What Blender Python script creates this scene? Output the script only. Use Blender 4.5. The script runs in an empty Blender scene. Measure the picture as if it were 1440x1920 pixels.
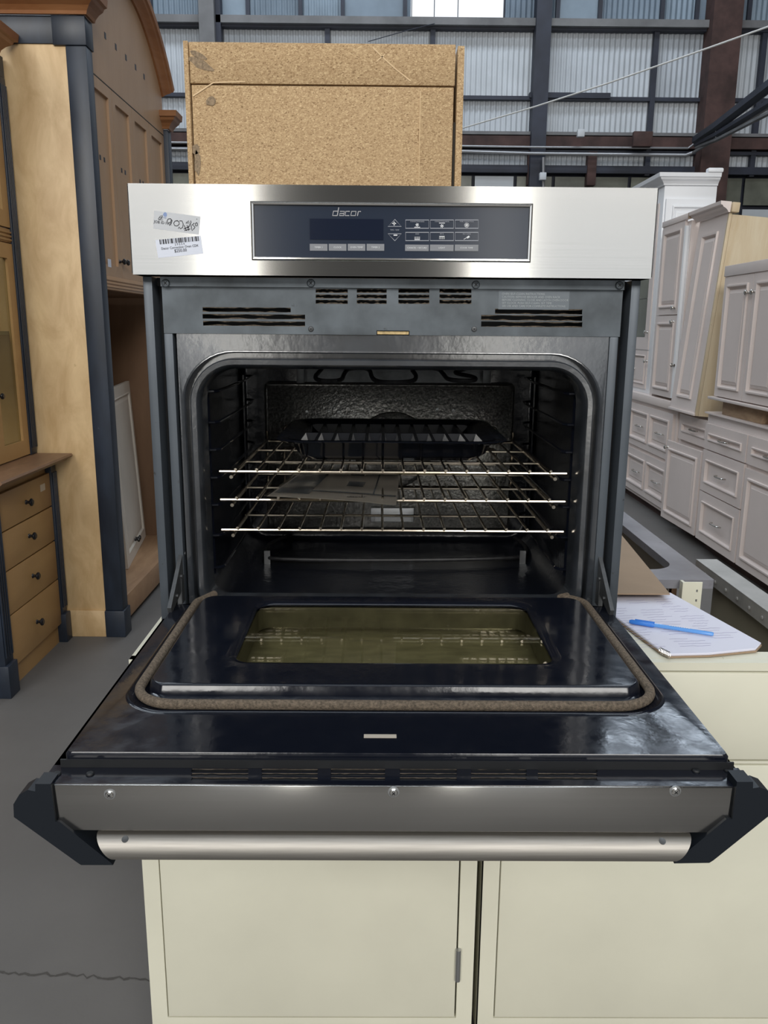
import bpy, bmesh, math, random
from mathutils import Vector, Matrix
random.seed(7)
SC = bpy.context.scene
COL = SC.collection
R = math.radians

# ------------------------------------------------------------------ camera
F_PX = 1529.43
PITCH, YAW, ROLL = 0.2223975, 0.0068768, 0.0078931
CAM = Vector((-0.01827, -1.23876, 1.44227))
_cp, _sp, _cy, _sy = math.cos(PITCH), math.sin(PITCH), math.cos(YAW), math.sin(YAW)
FWD = Vector((_sy*_cp, _cy*_cp, -_sp)); _r = Vector((_cy, -_sy, 0)); _u = _r.cross(FWD)
RIGHT = math.cos(ROLL)*_r + math.sin(ROLL)*_u
UP = -math.sin(ROLL)*_r + math.cos(ROLL)*_u
cam = bpy.data.cameras.new('camera'); cam.sensor_fit = 'VERTICAL'; cam.sensor_height = 24.0
cam.lens = F_PX/1920*24.0; cam.clip_start = 0.02; cam.clip_end = 300
co = bpy.data.objects.new('camera', cam); COL.objects.link(co)
co.matrix_world = Matrix(((RIGHT.x, UP.x, -FWD.x, CAM.x), (RIGHT.y, UP.y, -FWD.y, CAM.y), (RIGHT.z, UP.z, -FWD.z, CAM.z), (0, 0, 0, 1)))
SC.camera = co
def _ray(px, py): return RIGHT*((px-720)/F_PX) - UP*((py-960)/F_PX) + FWD
def PY(px, py, Y): d = _ray(px, py); return CAM + d*((Y-CAM.y)/d.y)
def PZ(px, py, Z): d = _ray(px, py); return CAM + d*((Z-CAM.z)/d.z)
def PX(px, py, X): d = _ray(px, py); return CAM + d*((X-CAM.x)/d.x)

# ------------------------------------------------------------------ sky, daylight, exposure
SC.view_settings.view_transform = 'Standard'; SC.view_settings.look = 'None'
SC.view_settings.gamma = 1.0; SC.view_settings.use_curve_mapping = False
SC.view_settings.exposure = 0.0
W = bpy.data.worlds.new('sky'); SC.world = W; W.use_nodes = True
bg = W.node_tree.nodes['Background']; bg.inputs[0].default_value = (0.90, 0.95, 1.0, 1); bg.inputs[1].default_value = 1.15
def area(name, loc, rot, sx, sy, rad, col):
    l = bpy.data.lights.new(name, 'AREA'); l.shape = 'RECTANGLE'; l.size = sx; l.size_y = sy
    l.energy = rad*math.pi*sx*sy; l.color = col
    o = bpy.data.objects.new(name, l); COL.objects.link(o); o.location = loc; o.rotation_euler = rot
    return o
DAY = (1.0, 0.97, 0.92)
# daylight standing in the building's openings: clerestory band and gates in the rear wall, roof lights
for x0, x1 in ((-7.2, -1.8), (1.3, 6.7)):
    area('clerestory_daylight', ((x0+x1)/2, -10.85, 7.5), (R(90), 0, 0), x1-x0, 4.0, 11.5, DAY)
for nm, x0, x1, rad in (('left_gate_daylight', -4.3, -2.5, 0.1), ('left_gate_daylight', -2.5, -1.8, 5.0), ('right_gate_daylight', 1.3, 2.0, 4.5), ('right_gate_daylight', 2.0, 4.4, 0.05)):
    area(nm, ((x0+x1)/2, -10.85, 1.9), (R(90), 0, 0), x1-x0, 3.6, rad, (1.0, 0.96, 0.87))
for yy, rr in ((-5.0, 4.0), (1.5, 4.0), (8.0, 7.0), (13.2, 8.0)):
    area('roof_daylight', (-1.0, yy, 11.4), (0, 0, 0), 16, 1.3, rr, (0.80, 0.90, 1.0))

for x0, x1 in ((-8.6, -4.2), (4.0, 8.6)):      # high windows of the back wall, above the frame
    area('high_window_daylight', ((x0+x1)/2, 16.93, 10.65), (R(-90), 0, 0), x1-x0, 1.2, 6.5, (0.72, 0.85, 1.0))

# ------------------------------------------------------------------ materials
MATS = {}
def mat(name, col, rough=0.5, metal=0.0, spec=0.5, **k):
    m = bpy.data.materials.new(name); m.use_nodes = True; nt = m.node_tree; N = nt.nodes; L = nt.links
    b = N['Principled BSDF']; b.inputs['Base Color'].default_value = (*col, 1); b.inputs['Roughness'].default_value = rough
    b.inputs['Metallic'].default_value = metal; b.inputs['Specular IOR Level'].default_value = spec
    tc = N.new('ShaderNodeTexCoord')
    def noise(scale, detail=4, st=None, rough_=0.55, dist=0):
        mp = N.new('ShaderNodeMapping'); mp.inputs['Scale'].default_value = st or (1, 1, 1); L.new(tc.outputs['Object'], mp.inputs['Vector'])
        n = N.new('ShaderNodeTexNoise'); n.inputs['Scale'].default_value = scale; n.inputs['Detail'].default_value = detail
        n.inputs['Roughness'].default_value = rough_; n.inputs['Distortion'].default_value = dist
        L.new(mp.outputs[0], n.inputs['Vector']); return n.outputs['Fac']
    def ramp(src, stops):
        r = N.new('ShaderNodeValToRGB'); e = r.color_ramp.elements
        while len(e) < len(stops): e.new(0.5)
        for q, (p, c) in zip(e, stops): q.position = p; q.color = (*c, 1)
        L.new(src, r.inputs[0]); return r.outputs[0]
    def mul(a, bq, fac=1.0, mode='MULTIPLY'):
        x = N.new('ShaderNodeMix'); x.data_type = 'RGBA'; x.blend_type = mode; x.inputs[0].default_value = fac
        for s, v in ((6, a), (7, bq)):
            if hasattr(v, 'links'): L.new(v, x.inputs[s])
            else: x.inputs[s].default_value = (*v, 1)
        return x.outputs[2]
    c = None
    if 'var' in k:      # large soft variation: (scale, lo, hi[, stretch])
        s, lo, hi = k['var'][:3]; st = k['var'][3] if len(k['var']) > 3 else None
        c = mul(col, ramp(noise(s, 5, st), [(0.3, (lo,)*3), (0.7, (hi,)*3)]))
    if 'grain' in k:    # wood grain: (scale, stretch, dark colour, amount)
        s, st, dk, am = k['grain']
        g = ramp(noise(s, 6, st, 0.65, 0.6), [(0.35, dk), (0.65, col)])
        c = mul(c if c else col, g, am, 'MIX')
    if 'spots' in k:    # dirt: (scale, threshold, colour)
        s, th, dk = k['spots']
        f = N.new('ShaderNodeMapRange'); f.inputs[1].default_value = th; f.inputs[2].default_value = th+0.06; L.new(noise(s, 6), f.inputs[0])
        x = N.new('ShaderNodeMix'); x.data_type = 'RGBA'; L.new(f.outputs[0], x.inputs[0])
        if c: L.new(c, x.inputs[6])
        else: x.inputs[6].default_value = (*col, 1)
        x.inputs[7].default_value = (*dk, 1); c = x.outputs[2]
    if k.get('objvar'):
        oi = N.new('ShaderNodeObjectInfo'); c = mul(c if c else col, ramp(oi.outputs['Random'], [(0, k['objvar'][0]), (1, k['objvar'][1])]))
    if c: L.new(c, b.inputs['Base Color'])
    if 'rvar' in k:
        s, lo, hi, st = k['rvar']
        f = N.new('ShaderNodeMapRange'); f.inputs[1].default_value = 0.3; f.inputs[2].default_value = 0.7; f.inputs[3].default_value = lo; f.inputs[4].default_value = hi
        L.new(noise(s, 3, st), f.inputs[0]); L.new(f.outputs[0], b.inputs['Roughness'])
    if 'bump' in k:
        s, stg, st = k['bump']
        bp = N.new('ShaderNodeBump'); bp.inputs['Strength'].default_value = stg; bp.inputs['Distance'].default_value = 0.01
        L.new(noise(s, 3, st), bp.inputs['Height']); L.new(bp.outputs[0], b.inputs['Normal'])
    if 'aniso' in k:
        b.inputs['Anisotropic'].default_value = k['aniso']
        t = N.new('ShaderNodeCombineXYZ'); t.inputs[2].default_value = 1.0; L.new(t.outputs[0], b.inputs['Tangent'])
    if 'ior' in k: b.inputs['IOR'].default_value = k['ior']
    if 'coat' in k: b.inputs['Coat Weight'].default_value = k['coat']; b.inputs['Coat Roughness'].default_value = 0.05
    MATS[name] = m; return m
mat('steel', (0.50, 0.49, 0.47), 0.155, 1.0, aniso=0.9, var=(9, 0.97, 1.02, (0.4, 1, 60)))
mat('satin_steel', (0.40, 0.38, 0.35), 0.52, 1.0, aniso=0.3, var=(14, 0.86, 1.06, (1, 30, 30)))
mat('chrome', (0.75, 0.74, 0.72), 0.12, 1.0)
mat('rack_chrome', (0.46, 0.41, 0.34), 0.2, 1.0, var=(30, 0.6, 1.1))
mat('zinc', (0.45, 0.46, 0.47), 0.4, 0.9)
mat('well_metal', (0.16, 0.155, 0.125), 0.5, 0.5, var=(30, 0.7, 1.2))
mat('pan_enamel', (0.010, 0.012, 0.018), 0.12, spec=0.9)
mat('dull_zinc', (0.11, 0.115, 0.12), 0.5, 0.6, var=(30, 0.6, 1.2))
mat('smudge', (0.26, 0.19, 0.12), 0.85, var=(200, 0.6, 1.5))
mat('brass', (0.62, 0.47, 0.25), 0.35, 1.0, var=(120, 0.5, 1.1))
mat('black_enamel', (0.006, 0.0075, 0.013), 0.13, bump=(55, 0.022, None), rvar=(40, 0.09, 0.2, None))
mat('cavity_enamel', (0.008, 0.010, 0.016), 0.22, bump=(45, 0.12, None), spots=(160, 0.70, (0.06, 0.065, 0.07)))
mat('speckled_enamel', (0.15, 0.148, 0.14), 0.24, 0.75, bump=(130, 0.10, None), var=(260, 0.45, 1.7))
mat('frame_enamel', (0.03, 0.034, 0.04), 0.19, spec=0.5, ior=2.1, bump=(60, 0.03, None), var=(18, 0.6, 1.4))
mat('plate_grey', (0.105, 0.122, 0.138), 0.38, 0.35, var=(14, 0.6, 1.3), spots=(26, 0.66, (0.03, 0.03, 0.03)), rvar=(12, 0.28, 0.5, None))
mat('post_grey', (0.085, 0.10, 0.118), 0.42, 0.35, spots=(70, 0.68, (0.05, 0.05, 0.05)), var=(9, 0.85, 1.1))
mat('matte_black', (0.008, 0.009, 0.011), 0.55)
mat('bracket_black', (0.008, 0.011, 0.016), 0.42, spec=0.35)
mat('grime', (0.09, 0.07, 0.05), 0.9, var=(160, 0.4, 1.5))
mat('heater', (0.02, 0.02, 0.022), 0.5, var=(90, 0.6, 1.6))
mat('panel_glass', (0.022, 0.031, 0.052), 0.16, spec=0.4)
mat('display_glass', (0.008, 0.013, 0.030), 0.14, spec=0.4)
mat('key_grey', (0.22, 0.23, 0.25), 0.5)
mat('key_line', (0.36, 0.38, 0.43), 0.5)
mat('print_white', (0.75, 0.77, 0.8), 0.5)
mat('print_pale', (0.42, 0.46, 0.48), 0.5)
mat('label_plate', (0.15, 0.175, 0.20), 0.45)
mat('logo_grey', (0.38, 0.38, 0.40), 0.4)
mat('label_grey', (0.55, 0.57, 0.60), 0.5)
mat('label_white', (0.68, 0.72, 0.82), 0.5)
mat('ink', (0.012, 0.012, 0.02), 0.5)
mat('blue_print', (0.22, 0.30, 0.52), 0.5)
mat('gasket', (0.24, 0.19, 0.14), 0.75, 0.2, bump=(900, 0.8, None), var=(300, 0.5, 1.5))
mat('cream_paint', (0.74, 0.725, 0.595), 0.42, var=(3.0, 0.93, 1.05), spots=(7, 0.735, (0.50, 0.46, 0.34)))
mat('cream_shaded', (0.27, 0.25, 0.19), 0.6, var=(3, 0.8, 1.1))  # cream paint darkened, shade of the open interior put into the colour
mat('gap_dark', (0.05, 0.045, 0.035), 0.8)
mat('rail_metal', (0.42, 0.41, 0.39), 0.45, 0.4, var=(12, 0.8, 1.1))
mat('maple', (0.72, 0.52, 0.285), 0.42, grain=(3.0, (3, 3, 1.3), (0.47, 0.295, 0.13), 0.7), spots=(9, 0.74, (0.42, 0.25, 0.11)))
mat('maple_shaded', (0.45, 0.29, 0.175), 0.38, grain=(2.5, (2.5, 2.5, 0.5), (0.36, 0.22, 0.12), 0.5))  # maple darkened; the shade on the side-facing doors is in the colour
mat('maple_drawer', (0.42, 0.25, 0.10), 0.40, grain=(2.5, (2.5, 0.6, 2.5), (0.33, 0.185, 0.07), 0.5))
mat('stained_wood', (0.34, 0.155, 0.065), 0.36, grain=(5, (1, 1, 4), (0.22, 0.085, 0.03), 0.7))
mat('counter_wood', (0.24, 0.135, 0.075), 0.45, grain=(5, (4, 1, 1), (0.13, 0.07, 0.04), 0.7))
mat('niche_wood', (0.20, 0.115, 0.065), 0.5, grain=(3, (2, 2, 0.6), (0.14, 0.075, 0.04), 0.6))
mat('platform_wood', (0.42, 0.255, 0.14), 0.5, grain=(5, (3, 0.5, 1), (0.26, 0.14, 0.07), 0.7))
mat('navy_paint', (0.015, 0.022, 0.036), 0.4, var=(12, 0.7, 1.6, (1, 1, 0.3)), spots=(24, 0.72, (0.11, 0.12, 0.135)))
mat('knob_black', (0.01, 0.01, 0.012), 0.22)
mat('white_shaded', (0.74, 0.655, 0.62), 0.38, var=(2.5, 0.95, 1.04))  # cabinet white with its pinkish shade and warm bounce put into the colour
mat('white_lit', (0.80, 0.82, 0.85), 0.4)  # same cabinet white, cool front light put into the colour
mat('door_white', (0.66, 0.60, 0.52), 0.45, var=(3, 0.9, 1.05))
mat('pine', (0.62, 0.53, 0.38), 0.6, grain=(5, (3, 3, 0.4), (0.50, 0.37, 0.21), 0.6), spots=(14, 0.73, (0.22, 0.12, 0.06)))
mat('rough_wood', (0.42, 0.30, 0.19), 0.7, grain=(6, (3, 0.5, 3), (0.20, 0.12, 0.07), 0.9))
mat('nickel', (0.60, 0.58, 0.54), 0.22, 1.0)
mat('concrete', (0.125, 0.118, 0.112), 0.62, var=(1.4, 0.82, 1.12), spots=(60, 0.72, (0.19, 0.185, 0.18)), bump=(30, 0.08, None))
mat('crack_dark', (0.07, 0.065, 0.06), 0.9)
mat('granite', (0.23, 0.23, 0.255), 0.22, var=(5, 0.7, 1.2), spots=(26, 0.63, (0.19, 0.18, 0.20)))
mat('cardboard', (0.33, 0.235, 0.155), 0.75, var=(6, 0.9, 1.06))
mat('sink_steel', (0.36, 0.33, 0.29), 0.35, 0.9)
mat('sheet', (0.58, 0.61, 0.64), 0.5, 0.1, objvar=((0.80, 0.82, 0.85), (1.05, 1.05, 1.05)), var=(0.8, 0.8, 1.08), spots=(3.0, 0.72, (0.33, 0.34, 0.35)))
mat('sheet_blue', (0.22, 0.28, 0.34), 0.45, 0.1, objvar=((0.7, 0.72, 0.75), (1.15, 1.15, 1.15)), var=(0.9, 0.7, 1.15))
mat('steel_dark', (0.022, 0.026, 0.042), 0.6, var=(2, 0.7, 1.4))
mat('steel_grey', (0.16, 0.16, 0.165), 0.6, var=(2, 0.7, 1.2))
mat('rust', (0.060, 0.032, 0.028), 0.8, var=(3, 0.6, 1.5))
mat('conduit', (0.30, 0.30, 0.31), 0.4, 0.6)
mat('pane_dirty', (0.20, 0.205, 0.17), 0.35, var=(2, 0.6, 1.2), objvar=((0.6, 0.62, 0.6), (1.15, 1.15, 1.1)))
mat('wall_grey', (0.20, 0.185, 0.17), 0.7)
mat('roof_grey', (0.10, 0.10, 0.105), 0.7)
mat('paper', (0.70, 0.70, 0.80), 0.6)
mat('pen_blue', (0.045, 0.21, 0.68), 0.22)
mat('pen_clear', (0.13, 0.34, 0.75), 0.12)
mat('handwriting', (0.40, 0.38, 0.55), 0.7)
mat('booklet_paper', (0.52, 0.47, 0.40), 0.3, coat=0.4)
mat('booklet_photo', (0.05, 0.055, 0.06), 0.25, var=(20, 0.5, 2.5), coat=0.4)
mat('cable_white', (0.6, 0.6, 0.58), 0.5)
mat('hutch_back', (0.34, 0.30, 0.20), 0.6)
# particle board: pressed flakes of two tones with dark specks
m = mat('particle_board', (0.46, 0.315, 0.165), 0.8); nt = m.node_tree; N, L = nt.nodes, nt.links; b = N['Principled BSDF']
tc = N.new('ShaderNodeTexCoord')
v1 = N.new('ShaderNodeTexVoronoi'); v1.inputs['Scale'].default_value = 330; v1.inputs['Randomness'].default_value = 1
mp = N.new('ShaderNodeMapping'); mp.inputs['Scale'].default_value = (1, 1, 1.7); mp.inputs['Rotation'].default_value = (0, 0.5, 0)
nz = N.new('ShaderNodeTexNoise'); nz.inputs['Scale'].default_value = 220; nz.inputs['Detail'].default_value = 3
ad = N.new('ShaderNodeVectorMath'); ad.operation = 'MULTIPLY_ADD'; ad.inputs[1].default_value = (0.005,)*3
L.new(tc.outputs['Object'], nz.inputs['Vector']); L.new(nz.outputs['Color'], ad.inputs[0]); L.new(tc.outputs['Object'], ad.inputs[2])
L.new(ad.outputs[0], mp.inputs[0]); L.new(mp.outputs[0], v1.inputs['Vector'])
rp = N.new('ShaderNodeValToRGB'); e = rp.color_ramp.elements; e[0].position = 0.0; e[0].color = (0.20, 0.115, 0.05, 1); e[1].position = 1.0; e[1].color = (0.66, 0.49, 0.28, 1)
for p, c in ((0.07, (0.36, 0.23, 0.115)), (0.5, (0.47, 0.32, 0.17)), (0.85, (0.52, 0.365, 0.20))):
    q = e.new(p); q.color = (*c, 1)
sp = N.new('ShaderNodeSeparateColor'); L.new(v1.outputs['Color'], sp.inputs[0]); L.new(sp.outputs[0], rp.inputs[0]); L.new(rp.outputs[0], b.inputs['Base Color'])
# clear and tinted thin glass
def glass(name, tint, rough=0.03):
    m = bpy.data.materials.new(name); m.use_nodes = True; nt = m.node_tree; nt.nodes.clear(); N, L = nt.nodes, nt.links
    o = N.new('ShaderNodeOutputMaterial'); t = N.new('ShaderNodeBsdfTransparent'); t.inputs[0].default_value = (*tint, 1)
    g = N.new('ShaderNodeBsdfGlossy'); g.inputs['Roughness'].default_value = rough; fr = N.new('ShaderNodeFresnel'); ge = N.new('ShaderNodeNewGeometry'); mr = N.new('ShaderNodeMapRange'); mr.inputs[3].default_value = 1.5; mr.inputs[4].default_value = 1/1.5; L.new(ge.outputs['Backfacing'], mr.inputs[0]); L.new(mr.outputs[0], fr.inputs[0])
    mx = N.new('ShaderNodeMixShader'); L.new(fr.outputs[0], mx.inputs[0]); L.new(t.outputs[0], mx.inputs[1]); L.new(g.outputs[0], mx.inputs[2]); L.new(mx.outputs[0], o.inputs[0])
    MATS[name] = m
glass('oven_glass', (0.86, 0.85, 0.76)); mat('outer_glass', (0.30, 0.285, 0.21), 0.28, 0.25, var=(25, 0.7, 1.25, (1, 3, 1)), spots=(90, 0.66, (0.5, 0.47, 0.35))); glass('cabinet_glass', (0.72, 0.74, 0.66))
glass('bag_plastic', (0.93, 0.93, 0.93), 0.12)

# ------------------------------------------------------------------ mesh helpers
class M:
    """collects shapes given in world coordinates and links them as one mesh object"""
    def __init__(s): s.bm = bmesh.new()
    def face(s, vs):
        try: return s.bm.faces.new([v if isinstance(v, bmesh.types.BMVert) else s.bm.verts.new(v) for v in vs])
        except ValueError: return None
    def box(s, x0, x1, y0, y1, z0, z1, bev=0.0, tf=None):
        r = bmesh.ops.create_cube(s.bm, size=1.0); vs = r['verts']
        for v in vs: v.co = Vector(((x0+x1)/2+v.co.x*(x1-x0), (y0+y1)/2+v.co.y*(y1-y0), (z0+z1)/2+v.co.z*(z1-z0)))
        if tf: 
            for v in vs: v.co = tf @ v.co
        if bev: bmesh.ops.bevel(s.bm, geom=list({e for v in vs for e in v.link_edges}), offset=bev, segments=2, profile=0.5, affect='EDGES')
        return s
    def loft(s, loops, cap0=False, cap1=False, closed=True):
        rows = [[s.bm.verts.new(p) for p in lp] for lp in loops]
        n = len(rows[0])
        for a, b in zip(rows, rows[1:]):
            for i in range(n if closed else n-1):
                j = (i+1) % n; s.face((a[i], a[j], b[j], b[i]))
        if cap0: s.face(list(reversed(rows[0])))
        if cap1: s.face(rows[-1])
        return s
    def tube(s, pts, r, n=8, closed=False, cap=True):
        pts = [Vector(p) for p in pts]; m_ = len(pts); loops = []; ref = None
        for i, p in enumerate(pts):
            a = pts[(i-1) % m_] if (closed or i > 0) else p; b = pts[(i+1) % m_] if (closed or i < m_-1) else p
            t = (b-a).normalized()
            if ref is None: ref = Vector((0, 0, 1)) if abs(t.z) < 0.9 else Vector((1, 0, 0))
            u = (ref - t*ref.dot(t)); u.normalize(); w = t.cross(u); ref = u
            rr = r[i] if isinstance(r, (list, tuple)) else r
            loops.append([p+u*(rr*math.cos(q*2*math.pi/n))+w*(rr*math.sin(q*2*math.pi/n)) for q in range(n)])
        if closed: loops.append(loops[0])
        return s.loft(loops, cap and not closed, cap and not closed)
    def prism(s, poly, d):
        d = Vector(d); a = [Vector(p) for p in poly]; b = [p+d for p in a]
        return s.loft([a, b], True, True)
    def lathe(s, base, axis, prof, n=14):
        base = Vector(base); ax = Vector(axis).normalized(); u = ax.orthogonal().normalized(); w = ax.cross(u)
        return s.loft([[base+ax*h+u*(r*math.cos(q*2*math.pi/n))+w*(r*math.sin(q*2*math.pi/n)) for q in range(n)] for r, h in prof], True, True)
    def plate(s, rect, holes, mp, t):
        """rectangular plate with rectangular holes; mp(u,v,d) places it, t is its thickness (towards d<0)"""
        us = sorted({rect[0], rect[1], *[h[0] for h in holes], *[h[1] for h in holes]}); vs = sorted({rect[2], rect[3], *[h[2] for h in holes], *[h[3] for h in holes]})
        us = [u for u in us if rect[0] <= u <= rect[1]]; vs = [v for v in vs if rect[2] <= v <= rect[3]]
        solid = lambda i, j: 0 <= i < len(us)-1 and 0 <= j < len(vs)-1 and not any(h[0]-1e-9 <= us[i] and us[i+1] <= h[1]+1e-9 and h[2]-1e-9 <= vs[j] and vs[j+1] <= h[3]+1e-9 for h in holes)
        cache = {}
        def V(i, j, k):
            if (i, j, k) not in cache: cache[(i, j, k)] = s.bm.verts.new(mp(us[i], vs[j], -t*k))
            return cache[(i, j, k)]
        for i in range(len(us)-1):
            for j in range(len(vs)-1):
                if not solid(i, j): continue
                s.face((V(i, j, 0), V(i+1, j, 0), V(i+1, j+1, 0), V(i, j+1, 0))); s.face((V(i, j, 1), V(i, j+1, 1), V(i+1, j+1, 1), V(i+1, j, 1)))
                for di, dj, a, b_ in ((-1, 0, (i, j), (i, j+1)), (1, 0, (i+1, j), (i+1, j+1)), (0, -1, (i, j), (i+1, j)), (0, 1, (i, j+1), (i+1, j+1))):
                    if not solid(i+di, j+dj): s.face((V(*a, 0), V(*b_, 0), V(*b_, 1), V(*a, 1)))
        return s
    def build(s, name, material, parent=None, smooth=True, angle=32, wn=False, kind=None):
        bmesh.ops.recalc_face_normals(s.bm, faces=s.bm.faces)
        me = bpy.data.meshes.new(name)
        if parent is not None:
            inv = WM[parent.name].inverted(); s.bm.transform(inv)
        s.bm.to_mesh(me); s.bm.free()
        if smooth:
            me.polygons.foreach_set('use_smooth', [True]*len(me.polygons)); me.set_sharp_from_angle(angle=R(angle))
        me.materials.append(MATS[material])
        o = bpy.data.objects.new(name, me); COL.objects.link(o)
        WM[o.name] = WM[parent.name] if parent is not None else Matrix.Identity(4)
        if parent is not None: o.parent = parent
        if kind: o['kind'] = kind
        if wn:
            md = o.modifiers.new('weighted_normal', 'WEIGHTED_NORMAL'); md.weight = 100; md.keep_sharp = True
        return o
WM = {}   # world matrix of every object made here
def tag(o, label=None, cat=None, group=None, kind=None):
    if label: o['label'] = label
    if cat: o['category'] = cat
    if group: o['group'] = group
    if kind: o['kind'] = kind
    return o
def thing(name, label, cat, loc=(0, 0, 0), rot=(0, 0, 0), group=None):
    o = bpy.data.objects.new(name, None); COL.objects.link(o); o.empty_display_size = 0.05
    o.location = loc; o.rotation_euler = rot
    WM[o.name] = Matrix.LocRotScale(Vector(loc), __import__('mathutils').Euler(rot), None)
    return tag(o, label, cat, group)
def origin_to_base(o):
    """single-mesh things: put the origin at the middle of the mesh's base"""
    me = o.data; xs = [v.co for v in me.vertices]
    c = Vector(((min(v.x for v in xs)+max(v.x for v in xs))/2, (min(v.y for v in xs)+max(v.y for v in xs))/2, min(v.z for v in xs)))
    me.transform(Matrix.Translation(-c)); o.location = c; WM[o.name] = Matrix.Translation(c); return o
def dupe(o, parent, d=(0, 0, 0)):
    c = o.copy(); COL.objects.link(c); c.parent = parent; c.location = Vector(o.location)+Vector(d); WM[c.name] = WM[o.name]; return c
def rrect(x0, x1, y0, y1, r, n=8):
    """rounded rectangle outline, 4*(n+1) points, r one radius or four (x1y1, x0y1, x0y0, x1y0)"""
    rs = r if isinstance(r, (list, tuple)) else (r,)*4; out = []
    for k, (cx, cy, sx, sy) in enumerate(((x1, y1, -1, -1), (x0, y1, 1, -1), (x0, y0, 1, 1), (x1, y0, -1, 1))):
        q = max(rs[k], 1e-5)
        for i in range(n+1):
            a = math.pi/2*k + math.pi/2*i/n
            out.append((cx+sx*q+q*math.cos(a), cy+sy*q+q*math.sin(a)))
    return out
def xz(Y): return lambda u, v, d: (u, Y-d, v)          # faces the camera (-Y); d is towards the viewer
def nx(X): return lambda u, v, d: (X-d, u, v)          # faces -X, u along Y
def px_(X): return lambda u, v, d: (X+d, u, v)         # faces +X, u along Y
def xy(Z): return lambda u, v, d: (u, v, Z+d)
def nested(mb, mp, rect, prof, back=0.018):
    """a board whose face is shaped by nested rectangles: prof = [(inset, relief)]"""
    u0, u1, v0, v1 = rect
    def lp(i, d): return [mp(u0+i, v0+i, d), mp(u1-i, v0+i, d), mp(u1-i, v1-i, d), mp(u0+i, v1-i, d)]
    return mb.loft([lp(0, -back)]+[lp(i, d) for i, d in prof], True, True)
RAISED = [(0, 0), (0.050, 0), (0.053, 0.011), (0.062, 0.011), (0.070, -0.008), (0.080, -0.010), (0.083, -0.004), (0.100, 0.001), (0.102, 0.003)]
RAISED_S = [(0, 0), (0.036, 0), (0.039, 0.009), (0.045, 0.008), (0.047, -0.006), (0.054, -0.007), (0.066, -0.002)]
SHAKER = [(0, 0), (0.05, 0), (0.0505, -0.010)]
def text(name, s, size, mp, u, v, material, parent, ang=0, shear=0, sx=1.0, align='CENTER', d=0.0004, bold=0):
    c = bpy.data.curves.new(name, 'FONT'); c.body = s; c.size = size; c.align_x = align; c.align_y = 'CENTER'; c.shear = shear; c.offset = bold; c.resolution_u = 2
    o = bpy.data.objects.new(name, c); me = bpy.data.meshes.new_from_object(o); bpy.data.objects.remove(o); bpy.data.curves.remove(c)
    ca, sa = math.cos(ang), math.sin(ang); inv = WM[parent.name].inverted()
    for q in me.vertices:
        x, y = q.co.x*sx, q.co.y; q.co = inv @ Vector(mp(u+x*ca-y*sa, v+x*sa+y*ca, d))
    me.materials.clear(); me.materials.append(MATS[material])
    ob = bpy.data.objects.new(name, me); COL.objects.link(ob); ob.parent = parent; WM[ob.name] = WM[parent.name]; return ob
def ribbon(mb, pts, w, closed=False):
    """flat pen stroke through 3D points lying in a plane facing -Y"""
    pts = [Vector(p) for p in pts]; n = len(pts)
    L_, R_ = [], []
    for i, p in enumerate(pts):
        a = pts[(i-1) % n] if (closed or i) else p; b = pts[(i+1) % n] if (closed or i < n-1) else p
        t = (b-a); nrm = Vector((-t.z, 0, t.x))
        if nrm.length < 1e-9: nrm = Vector((0, 0, 1))
        nrm.normalize(); L_.append(p+nrm*w/2); R_.append(p-nrm*w/2)
    if closed: L_.append(L_[0]); R_.append(R_[0])
    for i in range(len(L_)-1): mb.face((L_[i], L_[i+1], R_[i+1], R_[i]))
    return mb

# ------------------------------------------------------------------ the building
f = M(); f.box(-11, 11, -11, 17.2, -0.2, 0.0); floor = tag(f.build('floor', 'concrete', smooth=False), 'bare grey concrete warehouse floor', kind='structure')
a0, a1 = PZ(-40, 1820, 0), PZ(300, 1838, 0)
cr = M(); pts = []
for i in range(41):
    t = i/40; pts.append(Vector(a0).lerp(a1, t*1.15)+Vector((0, random.uniform(-.006, .006), 0)))
for p, q2 in zip(pts, pts[1:]):
    w1, w2 = random.uniform(.0012, .004), random.uniform(.0012, .004)
    cr.face(((p.x, p.y-w1, .0008), (q2.x, q2.y-w2, .0008), (q2.x, q2.y+w2, .0008), (p.x, p.y+w1, .0008)))
cr.build('crack', 'crack_dark', floor, smooth=False)
YW = 17.0
def zrow(y): return PY(1020, y, YW).z
def xcol(x, y=120): return PY(x, y, YW).x
wx0, wx1 = PY(770, 20, YW).x, PY(947, 20, YW).x
w = M(); w.plate((-11, 11, 0, 12), [(wx0, wx1, zrow(43), zrow(-60)), (-8.6, -4.2, 10.05, 11.25), (4.0, 8.6, 10.05, 11.25)], xz(YW+.08), 0.2)
wall = tag(w.build('wall_back', 'steel_dark', smooth=False), kind='structure')
def sheet(x0, x1, z0, z1, material, name='corrugated_sheet'):
    n = max(4, int((x1-x0)/0.0135)); lp0, lp1 = [], []
    for i in range(n+1):
        x = x0+(x1-x0)*i/n; y = YW-0.015+0.013*math.cos(2*math.pi*x/0.108)
        lp0.append((x, y, z0)); lp1.append((x, y, z1))
    return M().loft([lp0, lp1], closed=False).build(name, material, wall, smooth=True, angle=80)
cols = sorted([-8.5, -6.2, -4.9, xcol(398), xcol(615), xcol(810), xcol(1010), xcol(1224), xcol(1340), xcol(1424), 9.4, 11])
rows = [(zrow(252), zrow(188), 'sheet'), (zrow(186), zrow(58), 'sheet'), (zrow(313), zrow(288), 'sheet')]
for x0, x1 in zip(cols, cols[1:]):
    for z0, z1, mt in rows: sheet(x0+.03, x1-.03, z0, z1, mt)
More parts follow.
